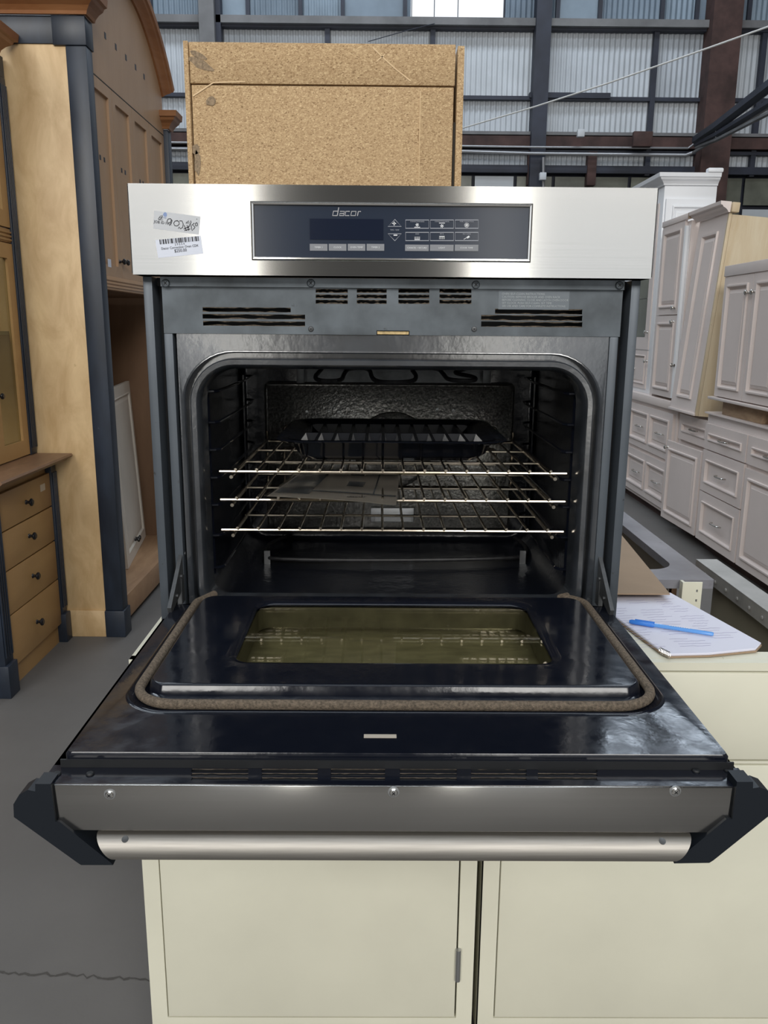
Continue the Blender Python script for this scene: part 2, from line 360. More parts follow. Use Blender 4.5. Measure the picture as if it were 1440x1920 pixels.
# upper row: bluish sheets and flat panes in turn, open where the window is
xx = -8.5; k = 0
while xx < 11:
    wd = (1.25, .7, 1.05, .85)[k % 4]; x1 = min(xx+wd, 11)
    if x1 <= wx0 or xx >= wx1:
        if k % 3 == 2:
            M().box(xx+.02, x1-.02, YW-.02, YW+.0, zrow(44), min(zrow(-70), 10.0)).build('flat_sheet', 'sheet_blue', wall, smooth=False)
        else: sheet(xx, x1, zrow(44), min(zrow(-70), 10.0), 'sheet_blue')
        M().box(x1-.04, x1+.04, YW-.1, YW-.03, zrow(44), min(zrow(-70), 10.0)).build('mullion', 'steel_dark', wall, smooth=False)
        xx = x1
    else:
        xx = x1 if x1 < wx1 else wx1
        if xx < wx1 and x1 >= wx0: sheet(x1-wd, wx0, zrow(44), min(zrow(-70), 10.0), 'sheet_blue') if x1-wd < wx0 else None
        xx = wx1
    k += 1
# window in that row
win = M()
for x in (wx0+.02, wx0+(wx1-wx0)*.25, wx0+(wx1-wx0)*.5, wx1-.02): win.box(x-.008, x+.008, YW-.02, YW, zrow(43), zrow(-60))
win = tag(win.build('window_1', 'steel_dark', smooth=False), 'bright open window high in the corrugated wall', kind='structure')
# lowest row: dirty glass panes
x = -8.4; k = 0
while x < 10.6:
    x1 = x+(.72, .88, .80)[k % 3]
    for z0, z1 in ((zrow(384), zrow(330)), (zrow(440), zrow(388)), (zrow(494), zrow(444)), (zrow(548), zrow(498))):
        M().box(x+.035, x1-.035, YW-.05, YW-.03, z0+.02, z1-.02).build('pane', 'pane_dirty' if random.random() < .72 else 'sheet', wall, smooth=False)
    x = x1; k += 1
sheet(-8.5, 11, 0.0, zrow(552), 'sheet')
# girts and columns
def girt(y0, y1, d=.12, material='steel_dark', x0=-9, x1=11): M().box(x0, x1, YW-.05-d, YW-.035, zrow(y1), zrow(y0)).build('girt', material, wall, smooth=False)
girt(44, 58, .25, 'steel_grey'); girt(57, 62, .14); girt(184, 191, .1); girt(313, 327, .14); girt(252, 258, .2, 'steel_grey'); girt(260, 281, .2, 'rust'); girt(284, 290, .12)
M().box(xcol(990, 183), xcol(1140, 183), YW-.2, YW-.04, zrow(188), zrow(178)).build('girt', 'steel_dark', wall, smooth=False)
for px, wd, mt, d in ((1010, .30, 'steel_dark', .35), (1340, .58, 'rust', .45), (398, .30, 'steel_grey', .4)):
    M().box(xcol(px)-wd/2, xcol(px)+wd/2, YW-.05-d, YW-.04, 0, 12).build('column', mt, wall, smooth=False)
M().box(xcol(412), xcol(421), YW-.3, YW-.04, 0, 12).build('column', 'steel_dark', wall, smooth=False)
for px in (615, 810, 1224, 1424):
    M().box(xcol(px)-.05, xcol(px)+.05, YW-.16, YW-.04, zrow(330), zrow(50)).build('mullion', 'steel_dark', wall, smooth=False)
for px in (1105, 995): M().box(xcol(px, 310)-.09, xcol(px, 310)+.09, YW-.25, YW-.04, zrow(350), zrow(288)).build('mullion', 'rust', wall, smooth=False)
# loose things on the wall
def px_tube(name, pts, r, material, label, cat, group=None):
    o = M().tube([PY(*p) for p in pts], r, 8).build(name, material); origin_to_base(o); return tag(o, label, cat, group)
px_tube('conduit_pipe', [(300, 267, 16.44), (868, 274, 16.44), (1000, 276, 16.44), (1290, 278, 16.44), (1312, 262, 16.36), (1330, 238, 16.2)], .022, 'conduit', 'upper thin conduit running along the steel girt of the back wall', 'pipe')
px_tube('conduit_pipe', [(300, 279, 16.44), (868, 284, 16.44), (1000, 288, 16.44), (1285, 291, 16.44), (1300, 286, 16.36), (1340, 262, 15), (1460, 190, 12.5)], .032, 'conduit', 'lower thick conduit that bends up to the right past the rusty column', 'pipe')
px_tube('conduit_pipe', [(1019, 295, 16.44), (1019, 352, 16.44)], .03, 'conduit', 'short upright conduit below the dark steel column', 'pipe')
px_tube('hanging_cable', [(868, 240, 14), (1000, 201, 13), (1140, 156, 12), (1300, 100, 11), (1480, 36, 10)], .013, 'cable_white', 'thin white cable stretched slantwise across the corrugated wall', 'cable')
px_tube('hanging_cable', [(690, 78, 16.72), (760, 58, 16.69), (815, 44, 16.66)], .008, 'steel_dark', 'thin dark wire slanting up to the bright window', 'cable')
for (x0, y0, x1, y1, d, mt, lb) in ((1083, 242, 1097, 256, .3, 'label_grey', 'small pale junction box on the girt beside the dark column'), (1187, 246, 1225, 274, .4, 'rust', 'rusty square junction box over the conduits'), (1012, 323, 1025, 337, .45, 'label_grey', 'small grey switch box on the conduit below the dark column')):
    p, q2 = PY(x0, y1, 16.3), PY(x1, y0, 16.3)
    o = M().box(p.x, q2.x, 16.30, 16.4125, p.z, q2.z, .01).build('junction_box', mt); tag(origin_to_base(o), lb, 'electrical box')
bt = thing('roof_brace', 'dark steel truss beam slanting up to the right from the rusty column', 'beam', PY(1310, 275, 16.2))
for dy, r_, mt in ((0, .10, 'steel_dark'), (22, .06, 'steel_dark'), (36, .04, 'steel_grey')):
    M().tube([PY(1306, 262+dy*.4, 16.2), PY(1345, 236+dy*.7, 14.6), PY(1470, 140+dy*1.6, 11.5)], r_, 6).build('chord', mt, bt)
M().tube([PY(1346, 234, 14.6), PY(1346, 258, 14.6)], .05, 6).build('strut', 'steel_grey', bt)
# the rest of the shell, roof with openings for the daylight, rear wall with gates and clerestory
for nm, b_ in (('wall_left', (-11.2, -11, -11, 17.2, 0, 12)), ('wall_right', (11, 11.2, -11, 17.2, 0, 12))):
    tag(M().box(*b_).build(nm, 'wall_grey', smooth=False), kind='structure')
tag(M().plate((-11, 11, 0, 12), [(-7.2, -1.8, 5.5, 9.5), (1.3, 6.7, 5.5, 9.5), (-4.3, -1.8, 0.1, 3.7), (1.3, 4.4, .1, 3.7)], lambda u, v, d: (u, -11-d, v), .15).build('wall_rear', 'wall_grey', smooth=False), kind='structure')
tag(M().plate((-11, 11, -11, 17.2), [(-9, 7, y-.65, y+.65) for y in (-5.0, 1.5, 8.0, 13.2)], xy(11.5), .1).build('ceiling', 'roof_grey', smooth=False), kind='structure')

# ------------------------------------------------------------------ the wall oven
ZT = 1.64
oven = thing('wall_oven', 'stainless steel wall oven with its door folded open and black interior', 'oven', (0, .3, .885))
PW = 0.3785
g0, g1 = PY(478, 381, 0), PY(1000, 480, 0)
GX0, GX1, GZ0, GZ1 = -0.2005, 0.1965, 1.5405, 1.6130
# control panel: sheet with a window, folded back at its edges
p = M().plate((-PW, PW, ZT-.125, ZT), [(GX0, GX1, GZ0, GZ1)], xz(0), .012)
p.box(-PW, PW, .0122, .05, ZT-.004, ZT); p.box(-PW, PW, .0122, .05, ZT-.125, ZT-.121)
p.box(-PW, -PW+.004, .0122, .05, ZT-.1208, ZT-.0042); p.box(PW-.004, PW, .0122, .05, ZT-.1208, ZT-.0042)
panel = tag(p.build('control_panel', 'steel', oven, smooth=False), 'brushed stainless steel control panel')
for sx in (-1, 1):
    M().box(min(sx*PW, sx*(PW+.0016)), max(sx*PW, sx*(PW+.0016)), .001, .05, ZT-.123, ZT-.001).build('edge_seal', 'matte_black', panel, smooth=False)
bz = M(); lps = []
for o_, d_ in ((0, .0), (.0, .0016), (.0022, .0022), (.0036, .0006), (.0045, 0)):
    lps.append([(GX0-o_, -d_, GZ0-o_), (GX1+o_, -d_, GZ0-o_), (GX1+o_, -d_, GZ1+o_), (GX0-o_, -d_, GZ1+o_)])
bz.loft(lps); bz.build('bezel', 'chrome', panel, smooth=False)
M().box(GX0+.0003, GX1-.0003, .002, .011, GZ0+.0003, GZ1-.0003).build('control_glass', 'panel_glass', panel, smooth=False)
YG = .0018
def gpt(x, y, d=0): v = PY(x, y, YG-d); return (v.x, YG-d, v.z)
def gbox(name, x0, y0, x1, y1, material, d=.0005):
    a, c = PY(x0, y1, YG), PY(x1, y0, YG)
    return M().box(a.x, c.x, YG-d, YG-.0001, a.z, c.z).build(name, material, panel, smooth=False)
gbox('display', 581, 411, 719, 449, 'display_glass')
S3 = lambda x, y: gpt(570+x/8.47, 380+y/8.47, .0006)
lg = M()
for st, cl in (([(535, 135), (468, 135), (455, 205), (526, 205)], 0), ([(552, 75), (528, 208)], 0), ([(572, 138), (642, 138), (630, 205), (563, 205), (570, 172), (634, 172)], 0),
               ([(727, 138), (664, 138), (652, 205), (718, 205)], 0), ([(757, 138), (827, 138), (815, 205), (743, 205)], 1), ([(848, 210), (863, 140), (903, 140)], 0)):
    ribbon(lg, [S3(*q) for q in st], .00125, cl)
lg.build('maker_logo', 'logo_grey', panel, smooth=False)
for (x0, x1, s) in ((581, 614, 'TIMER 1'), (616.5, 649.5, 'CLOCK'), (652, 685, 'OVEN TEMP'), (687.5, 720.5, 'TIMER 2')):
    kb = gbox('key', x0, 457.5, x1, 470, 'key_grey'); v = PY((x0+x1)/2, 464, YG)
    text('key_print', s, .0034, xz(YG-.0007), v.x, v.z, 'print_white', panel)
for (x0, x1, s) in ((759.5, 804, 'CANCEL \u2022 SECURE'), (806, 850.5, 'LIGHT'), (852.5, 897, 'COOK TIME')):
    gbox('key', x0, 459, x1, 470.5, 'key_grey'); v = PY((x0+x1)/2, 465, YG)
    text('key_print', s, .0034, xz(YG-.0007), v.x, v.z, 'print_white', panel)
def outline(pts, w=.0010): return ribbon(M(), [gpt(*q, .0005) for q in pts], w, True).build('key_outline', 'key_line', panel, smooth=False)
names = (('CONVECTION BAKE', 'CONVECTION BROIL', 'PURE CONVECTION'), ('BAKE', 'BROIL', 'SELF-CLEAN'))
for r_ in range(2):
    for c_ in range(3):
        x0 = 760.5+c_*46.4; x1 = x0+43.5; y0 = 412.5+r_*23.2; y1 = y0+15.5
        outline([(x0, y0), (x1, y0), (x1, y1), (x0, y1)]); cx = (x0+x1)/2; v = PY(cx, y0+3.2, YG)
        text('key_print', names[r_][c_], .0022, xz(YG-.0007), v.x, v.z, 'key_line', panel)
        ic = M()
        if r_ == 0:
            yc = y0+(9, 11.2, 9.6)[c_]
            for k in range(6):
                a = k*math.pi/3; ribbon(ic, [gpt(cx+.6*math.cos(a), yc+.6*math.sin(a), .0007), gpt(cx+3.4*math.cos(a+.3), yc+3.4*math.sin(a+.3), .0007)], .0009)
            if c_ == 0: ribbon(ic, [gpt(cx-5.5, y0+13.6, .0007), gpt(cx+5.5, y0+13.6, .0007)], .0009)
            if c_ == 1: ribbon(ic, [gpt(cx-5.5, y0+5.8, .0007), gpt(cx+5.5, y0+5.8, .0007)], .0009)
            if c_ == 2: ribbon(ic, [gpt(cx+4.2*math.cos(a*.5236), yc+4.2*math.sin(a*.5236), .0007) for a in range(12)], .0004, True)
        elif c_ < 2:
            s_ = 1 if c_ == 0 else -1; yb = y0+(13.2 if c_ == 0 else 7.6)
            ribbon(ic, [gpt(cx-5, yb, .0007), gpt(cx+5, yb, .0007)], .0012)
            for k in range(6): ribbon(ic, [gpt(cx-4.6+k*1.84, yb, .0007), gpt(cx-4.6+k*1.84, yb-s_*5.2, .0007)], .00045)
        else:
            ribbon(ic, [gpt(cx-5.5, y0+13, .0007), gpt(cx+1, y0+9.4, .0007)], .0007); ribbon(ic, [gpt(cx+.5, y0+10.2, .0007), gpt(cx+5, y0+7.4, .0007)], .0026)
        ic.build('key_icon', 'print_white', panel, smooth=False)
outline([(727.5, 424.5), (740.5, 411.5), (752.5, 424.5)]); outline([(727.5, 438.3), (752.5, 438.3), (740.3, 451.5)])
ic = M(); ribbon(ic, [gpt(735.5, 419, .0007), gpt(742.5, 419, .0007)], .0014); ribbon(ic, [gpt(739, 415.6, .0007), gpt(739, 422.6, .0007)], .0014); ic.build('plus_mark', 'print_white', panel, smooth=False)
ribbon(M(), [gpt(738, 441, .0007), gpt(745, 441, .0007)], .0015).build('minus_mark', 'print_white', panel, smooth=False)
v = PY(740, 431.5, YG); text('key_print', 'TIME \u2022 TEMP', .0024, xz(YG-.0007), v.x, v.z, 'key_line', panel)
# stickers
S2 = lambda x, y: Vector(PY(280+x/12, 360+y/12, 0))
def sticker(corners, material, label):
    q = [S2(*c) for c in corners]
    return tag(M().prism([(v.x, -.0004, v.z) for v in q], (0, .0003, 0)).build('sticker', material, oven, smooth=False), label)
st1 = sticker([(110, 415), (1150, 555), (1110, 960), (85, 820)], 'label_grey', 'silver asset tag with black handwriting')
st2 = sticker([(135, 1080), (1155, 985), (1215, 1385), (200, 1485)], 'label_white', 'white bar code price sticker')
YS = -.0006
def spt(x, y): v = S2(x, y); return (v.x, YS, v.z)
ink = M()
for s_ in ([(480, 600), (425, 608), (400, 660), (425, 700), (475, 690), (495, 640), (480, 600), (515, 640), (495, 705), (455, 755)], [(640, 645), (580, 655), (548, 705), (575, 760), (630, 765), (675, 725), (668, 670), (620, 640)],
           [(680, 650), (735, 650), (765, 720), (750, 800), (700, 828), (672, 785), (655, 825)], [(785, 745), (825, 850), (850, 872)], [(850, 745), (890, 872)], [(775, 835), (905, 775)], [(790, 870), (925, 830)],
           [(880, 810), (905, 740), (925, 712), (945, 780), (965, 870), (1003, 828)], [(1012, 700), (962, 748), (1000, 760), (1030, 795), (1000, 832)], [(1068, 688), (1035, 712), (1045, 765), (1078, 765), (1085, 720), (1068, 688)],
           [(930, 645), (942, 685), (922, 715)], [(1062, 610), (1078, 612)]):
    ribbon(ink, [spt(*q) for q in s_], .0011)
for s_ in ([(200, 605), (245, 545), (292, 525), (292, 590), (232, 615), (200, 605)], [(225, 580), (290, 560)], [(250, 610), (300, 540)], [(890, 642), (862, 672), (870, 705), (902, 700), (900, 672), (872, 672)], [(205, 625), (310, 632)]):
    ribbon(ink, [spt(*q) for q in s_], .0006)
ink.build('handwriting', 'ink', st1, smooth=False)
M().prism([(*spt(*q)[:1], -.0005, spt(*q)[2]) for q in ((305, 520), (330, 465), (370, 455), (400, 490), (395, 550), (350, 560))], (0, .0001, 0)).build('printed_mark', 'blue_print', st1, smooth=False)
v = S2(310, 695); text('printed_words', 'JOB ID NO.', .0052, xz(YS), v.x, v.z, 'ink', st1, ang=-.13)
v = S2(345, 580); text('printed_words', 'THE', .0028, xz(YS), v.x, v.z, 'blue_print', st1, ang=-.1)
v = S2(842, 690); text('printed_words', '#', .004, xz(YS), v.x, v.z, 'ink', st1, ang=-.13)
bars = M(); x = 225; seq = (18, 8, 7, 5, 5, 14, 28, 16, 26, 20, 20, 14, 5, 8, 6, 8, 30, 8, 6, 16, 5, 14, 22, 10, 5, 6, 6, 6, 24, 7, 26, 9, 14, 8, 8, 14, 24, 6, 8, 6, 6, 16, 18, 12, 7, 14, 6, 12, 22, 20, 10, 10, 28, 8, 6, 7, 14)
tot = sum(seq); k = 0
for i, wd in enumerate(seq):
    ww = wd*880/tot
    if i % 2 == 0:
        yb = lambda t: 1072-(t-225)*.088
        bars.face((spt(x, yb(x)), spt(x+ww, yb(x+ww)), spt(x+ww+16, yb(x+ww)+108), spt(x+16, yb(x)+108)))
    x += ww
bars.build('bar_code', 'ink', st2, smooth=False)
for s_, x, y, sz, sp_ in (('2 9 5 5 4', 685, 1175, .0040, 1), ('Dacor Convection Oven CDK', 690, 1240, .0046, .95), ('$250.00', 705, 1318, .0062, .9)):
    v = S2(x, y); text('printed_words', s_, sz, xz(YS), v.x, v.z, 'ink', st2, ang=.092, sx=sp_)
# oven body
YB = .03
bd = M(); bd.box(-.3573, .3573, .575, .62, .93, 1.50); bd.box(-.3573, .3573, .1005, .5748, 1.41, 1.50); bd.box(-.3573, .3573, .1005, .5748, .93, .968); bd.box(-.3573, -.33, .1005, .5748, .9682, 1.4098); bd.box(.334, .3573, .1005, .5748, .9682, 1.4098); bd.build('housing', 'matte_black', oven, smooth=False)
for sx in (-1, 1):
    s_ = M(); xa, xb = sorted((sx*.371, sx*.3575)); s_.box(xa, xb, .022, .62, .915, 1.5135, .001)
    tag(s_.build('side_panel', 'post_grey', oven), None)
    xa, xb = sorted((sx*.3573, sx*.346)); M().box(xa, xb, .062, .10, .93, 1.51).build('side_channel', 'matte_black', oven, smooth=False)
    xa, xb = sorted((sx*.346, sx*.3325)); M().box(xa, xb, .030, .10, .96, 1.431, .0015).build('front_post', 'post_grey', oven)
M().box(-.371, .371, .02, .62, .885, .914).build('bottom_panel', 'matte_black', oven, smooth=False)
M().box(-.3573, .3573, .05, .62, 1.5012, 1.5135).build('top_panel', 'matte_black', oven, smooth=False)
# vent plate under the control panel, with real slots
holes = []
def px_hole(x0, y0, x1, y1): a, c = PY(x0, y1, YB), PY(x1, y0, YB); holes.append((a.x, c.x, a.z, c.z))
for x0, x1 in ((592, 652), (669, 725), (747, 805), (824, 884)):
    for y in (542, 552.5, 562.5): px_hole(x0, y, x1, y+7)
for i, (x0, x1) in enumerate(((380, 545), (380, 572), (381, 572))): px_hole(x0, 577+i*13, x1, 584.5+i*13)
for i, (x0, x1) in enumerate(((928, 1092), (902, 1092), (902, 1092))): px_hole(x0, 580+i*12, x1, 588.5+i*12)
zl0, zl1 = 1.4318, 1.4378; holes.append((-.023, .027, 1.4312, zl1))
vp = M().plate((-.3455, .3475, 1.4312, 1.4995), holes, xz(YB), .0012)
vent = tag(vp.build('vent_plate', 'plate_grey', oven, smooth=False), 'grimy grey vent plate with slots')
for h in holes[:-1]:
    for side in (0, 1):      # crusts of grease along the slot edges
        g = M(); zc = h[2] if side == 0 else h[3]; n = 14; a_, b_ = [], []
        for i in range(n+1):
            x = h[0]+(h[1]-h[0])*i/n; hgt = random.uniform(.0003, .0022)*(1.0 if random.random() < .7 else 0.3)
            a_.append((x, YB+.0004, zc)); b_.append((x, YB+.0006, zc+(hgt if side == 0 else -hgt)))
        g.loft([a_, b_], closed=False); g.build('grease_crust', 'grime', vent, smooth=False)
M().box(-.022, .026, YB+.004, YB+.012, 1.4322, 1.4366).build('door_latch', 'brass', oven, smooth=False)
lip = M(); lip.box(-.3455, .3475, .024, .03, 1.4998, 1.5135); lip.build('upper_flange', 'plate_grey', oven, smooth=False)
def screw(c, nrm, r, material, parent, name='screw'):
    c = Vector(c); n_ = Vector(nrm)
    o = M().lathe(c, n_, [(r, 0), (r, r*.25), (r*.8, r*.5), (r*.35, r*.6)], 12).build(name, material, parent)
    u = n_.orthogonal().normalized(); w_ = n_.cross(u); q = M()
    for a in (u, w_):
        b_ = n_.cross(a); c0 = c+n_*(r*.62)
        q.face((c0+a*r*.5+b_*r*.1, c0-a*r*.5+b_*r*.1, c0-a*r*.5-b_*r*.1, c0+a*r*.5-b_*r*.1))
    if parent.parent is None: q.build('cross_slot', 'matte_black', o, smooth=False)
    else: q.build('cross_slot', 'matte_black', parent, smooth=False)
    return o
for x, y, r_ in ((583, 617, .0042), (889, 617, .0042)): v = PY(x, y, YB); screw((v.x, YB, v.z), (0, -1, 0), r_, 'dull_zinc', oven)
for x, y in ((311, 531), (583, 531), (892, 534), (1161, 535)): v = PY(x, y, .024); screw((v.x, .024, v.z), (0, -1, 0), .0062, 'plate_grey', oven)
a_, c_ = PY(934, 580, YB), PY(1068, 546, YB)
lbl = M().box(a_.x, c_.x, YB-.0003, YB-.0001, a_.z, c_.z).build('instruction_label', 'label_plate', oven, smooth=False)
for i, s_ in enumerate(('OVEN SELF-CLEAN INSTRUCTIONS', 'CAUTION: REMOVE BROILER AND OVEN RACK', 'BEFORE CLEANING. CLOSE AND LATCH OVEN DOOR', 'SET CLOCK. PUSH SELF-CLEAN. SET TIME', 'SEE USE AND CARE FOR COMPLETE INSTRUCTIONS')):
    v = PY(941, 551+i*5.7, YB); text('printed_words', s_, .0042, xz(YB-.0005), v.x, v.z, 'print_pale', lbl, align='LEFT', sx=.98)
# enamel front frame with a rolled lip round the opening
OX0, OX1, OZ0, OZ1 = -.2975, .3015, 1.000, 1.3815
def oloop(o_, Y, r=None, z0=None):
    rr = .056+o_ if r is None else r
    return [(x, Y, z) for x, z in rrect(OX0-o_, OX1+o_, OZ0-o_, OZ1+o_, (rr, rr, max(rr*.5, .001), max(rr*.5, .001)) if r is None else r, 10)]
fr = M(); rect = [(x, .0335, z) for x, z in rrect(-.3275, .3325, .972, 1.4308, .001, 10)]
back_rect = [(x, .06, z) for x, z in rrect(-.3275, .3325, .972, 1.4308, .001, 10)]
prof = [(-.004, .075), (-.003, .045), (0, .0335), (.004, .029), (.011, .0285), (.0128, .0305), (.0135, .055), (.0205, .055), (.0212, .0345), (.023, .0325), (.0265, .0335)]
fr.loft([oloop(*q) for q in prof]+[rect, back_rect])
tag(fr.build('front_frame', 'frame_enamel', oven, angle=35, wn=True), 'dark enamelled front frame round the oven mouth')
cv = M(); cvl = lambda x0, x1, z0, z1, Y, r: [(x, Y, z) for x, z in rrect(x0, x1, z0, z1, r, 10)]
cv.loft([oloop(-.004, .075), cvl(-.318, .322, .972, 1.402, .085, .05), cvl(-.318, .322, .972, 1.402, .545, .05), cvl(-.305, .309, .985, 1.39, .56, .04)], cap1=True)
tag(cv.build('cavity', 'cavity_enamel', oven, angle=50, wn=True), 'black enamelled oven cavity')
# back baffle with fan dome, heat shield, elements
bf = M(); bl = lambda o_, Y: [(x, Y, z) for x, z in rrect(-.268+o_, .276-o_, 1.0+o_, 1.327-o_, .012, 4)]
bf.loft([bl(0, .556), bl(.001, .540), bl(.006, .536)], cap1=True); bf = bf.build('convection_baffle', 'speckled_enamel', oven)
dm = M(); dm.lathe((0.012, .5355, 1.180), (0, -1, 0), [(.085, 0), (.083, .004), (.07, .009), (.03, .012)], 28); dm.build('fan_cover', 'speckled_enamel', bf)
for x, y in ((575, 772), (617, 772), (635, 773), (820, 768), (850, 770)): v = PY(x, y, .536); screw((v.x, .536, v.z), (0, -1, 0), .0035, 'zinc', bf)
hs = M(); hs.box(-.190, .218, .505, .5115, 1.329, 1.352); hs.box(-.190, .218, .5, .505, 1.3525, 1.3705); hs.build('heat_shield', 'dull_zinc', oven, smooth=False)
for x0, x1 in ((556, 570), (905, 920)):
    a_, c_ = PY(x0, 718, .48), PY(x1, 686, .48); M().box(a_.x, c_.x, .48, .484, a_.z, c_.z+.01, .0008).build('element_bracket', 'dull_zinc', oven)
def bp(x, y):     # broil element lies on a slightly tilted plane
    d = _ray(x, y); n_ = Vector((0, -.083, 1)).normalized(); p0 = Vector((0, .25, 1.343)); return CAM+d*((p0-CAM).dot(n_)/d.dot(n_))
def smooth_path(pts, k=3):
    pts = [Vector(p) for p in pts]
    for _ in range(k):
        out = [pts[0]]
        for a, b_ in zip(pts, pts[1:]): out += [a.lerp(b_, .25), a.lerp(b_, .75)]
        pts = out+[pts[-1]]
    return pts
path = [bp(*q) for q in ((604, 691), (584, 713), (640, 716), (645, 700), (654, 690), (694, 690), (697, 712), (722, 718), (776, 716), (782, 704), (768, 690), (822, 690), (832, 702), (840, 713), (890, 715), (893, 707), (846, 699), (872, 692))]
M().tube(smooth_path(path, 2), .0042, 8).build('broil_element', 'heater', oven)
zb = .985
be = [PZ(545, 1003, zb), PZ(497, 1022, zb), PZ(496, 1044, zb), PZ(522, 1049, zb), PZ(740, 1051, zb), PZ(965, 1047, zb), PZ(988, 1040, zb), PZ(985, 1022, zb), PZ(965, 1008, zb)]
M().tube(smooth_path(be, 2), .0042, 8).build('bake_element', 'heater', oven)
for x in (501, 980):
    v = PZ(x, 1046, zb); M().box(v.x-.006, v.x+.006, v.y-.001, v.y+.001, .972, 1.0).build('element_clip', 'zinc', oven, smooth=False)
a_, c_ = PY(695, 978, .53), PY(776, 952, .53)
mb = M(); mb.box(a_.x, c_.x, .525, .534, a_.z, c_.z, .001); mb.box(a_.x+.01, c_.x-.008, .50, .525, a_.z+.008, a_.z+.018); tag(mb.build('element_terminal', 'zinc', oven), 'bright metal element mount on the back wall')
# rack ladders at both sides
for sx, x in ((-1, -.302), (1, .306)):
    ld = M(); ld.tube([(x-sx*.004, .10, 1.03), (x-sx*.004, .10, 1.345)], .003, 6); ld.tube([(x-sx*.004, .46, 1.03), (x-sx*.004, .46, 1.345)], .003, 6)
    for z in (1.34, 1.29, 1.245, 1.199, 1.153, 1.101, 1.045):
        ld.tube(smooth_path([(x, .085, z), (x-sx*.022, .088, z), (x-sx*.022, .12, z), (x-sx*.022, .50, z), (x, .52, z)], 1), .0026, 6)
    ld.build('rack_ladder', 'black_enamel', oven)
# hinge arms
for sx in (-1, 1):
    hx = sx*.337 if sx < 0 else .341
    hg = M(); hg.box(hx-.004, hx+.004, .012, .05, 1.005, 1.05, .001)
    hg.prism([(hx-.003, .052, 1.085), (hx-.003, .040, 1.09), (hx-.003, -.055, 1.022), (hx-.003, -.05, 1.012), (hx-.003, .03, 1.03)], (.006, 0, 0))
    for (yy, zz) in ((.04, 1.082), (.012, 1.052), (-.02, 1.03)): hg.lathe((hx-.006, yy, zz), (1, 0, 0), [(.003, 0), (.003, .012)], 8)
    hg.build('hinge_arm', 'dull_zinc', oven, smooth=False)
# ---- door (folded down, level)
ZD = 1.0135
dr = M()
dr.plate((-.366, .370, -.482, .012), [(-.215, .222, -.285, -.02)], xy(.980), .004)
door = tag(dr.build('door', 'steel', oven, smooth=False), 'oven door folded open, stainless outside and black enamel inside')
cx = .0035
def dl(hx, y0, y1, r, z): return [(x, y, z) for x, y in rrect(cx-hx, cx+hx, y0, y1, r, 10)]
ip = M()
ip.loft([dl(.3435, -.474, -.012, .006, .984), dl(.3435, -.474, -.012, .006, ZD-.003), dl(.3415, -.472, -.014, .006, ZD),
         dl(.3225, -.386, .006, .058, ZD), dl(.319, -.383, .004, .056, ZD+.0025), dl(.315, -.379, .0, .054, ZD-.002), dl(.301, -.357, -.003, .04, ZD-.004),
         dl(.299, -.338, -.004, .024, ZD), dl(.297, -.3345, -.005, .022, ZD+.010), dl(.294, -.331, -.007, .02, ZD+.0125),
         dl(.219, -.272, -.022, .032, ZD+.0125), dl(.215, -.268, -.025, .030, ZD+.0105), dl(.211, -.265, -.028, .028, ZD+.0105), dl(.2075, -.262, -.031, .026, ZD+.008), dl(.2065, -.261, -.032, .025, ZD+.0062)])
tag(ip.build('inner_panel', 'black_enamel', door, angle=40, wn=True), 'glossy black enamel inner face with raised centre')
gk = M(); gp = [(x, y, ZD+.0030) for x, y in rrect(cx-.3085, cx+.3085, -.3685, .022, (.04, .04, .052, .052), 10)]
gk.tube([(cx-.288, .030, ZD+.003)]+gp[20:]+gp[:1]+gp[1:10]+[(cx+.288, .030, ZD+.003)], .0060, 12)
tag(gk.build('gasket', 'gasket', door), 'brown woven heat seal')
wq = M(); wq.loft([dl(.206, -.2606, -.0324, .025, ZD+.003), dl(.2055, -.260, -.033, .025, .984)]); wq.build('window_well', 'well_metal', door, angle=40)
M().box(cx-.2060, cx+.2060, -.2606, -.0324, ZD+.0032, ZD+.0062).build('window_pane', 'oven_glass', door, smooth=False)
M().box(-.218, .225, -.288, -.018, .9735, .9755).build('outer_pane', 'outer_glass', door, smooth=False)
M().box(-.0325, .0025, -.440, -.433, ZD-.0005, ZD+.0006).build('latch_slot', 'booklet_paper', door, smooth=False)
lw = M(); lw.box(-.3435, .3505, -.4765, -.4745, .984, 1.007); lw.build('front_skirt', 'matte_black', door, smooth=False)
# ledge with slots at the free end of the door, stainless strip, end caps, handle
slots = []
ZL = .9985
for x0, x1 in ((358, 466), (490, 596), (620, 722), (750, 856), (884, 986), (1010, 1118)):
    for y in (1441.5, 1449.5, 1457.5):
        a_, c_ = PZ(x0, y+5.4, ZL), PZ(x1, y, ZL); slots.append((a_.x, c_.x, a_.y, c_.y))
ymin = min(s_[2] for s_ in slots)-.003; ymax = max(s_[3] for s_ in slots)+.003
ygap = [s_ for s_ in slots]
ld = M().plate((-.352, .3575, min(ymin, -.507), max(ymax, -.478)), slots, xy(ZL), .0012); ld = ld.build('vent_ledge', 'black_enamel', door, smooth=False)
for h in slots:
    g = M(); n = 12; a_, b_ = [], []
    for i in range(n+1):
        x = h[0]+(h[1]-h[0])*i/n; a_.append((x, h[3], ZL-.0003)); b_.append((x, h[3]-random.uniform(.0002, .0018), ZL-.0005))
    g.loft([a_, b_], closed=False); g.build('grease_crust', 'grime', door, smooth=False)
YF = -.508
M().box(-.352, .3575, YF+.003, -.483, .9845, .9970).build('ledge_core', 'matte_black', door, smooth=False)
sp_ = M(); sp_.box(-.3525, .3545, YF-.001, YF+.002, .9475, .9980, .0006); strip = tag(sp_.build('trim_strip', 'steel', door), 'brushed steel strip along the door edge')
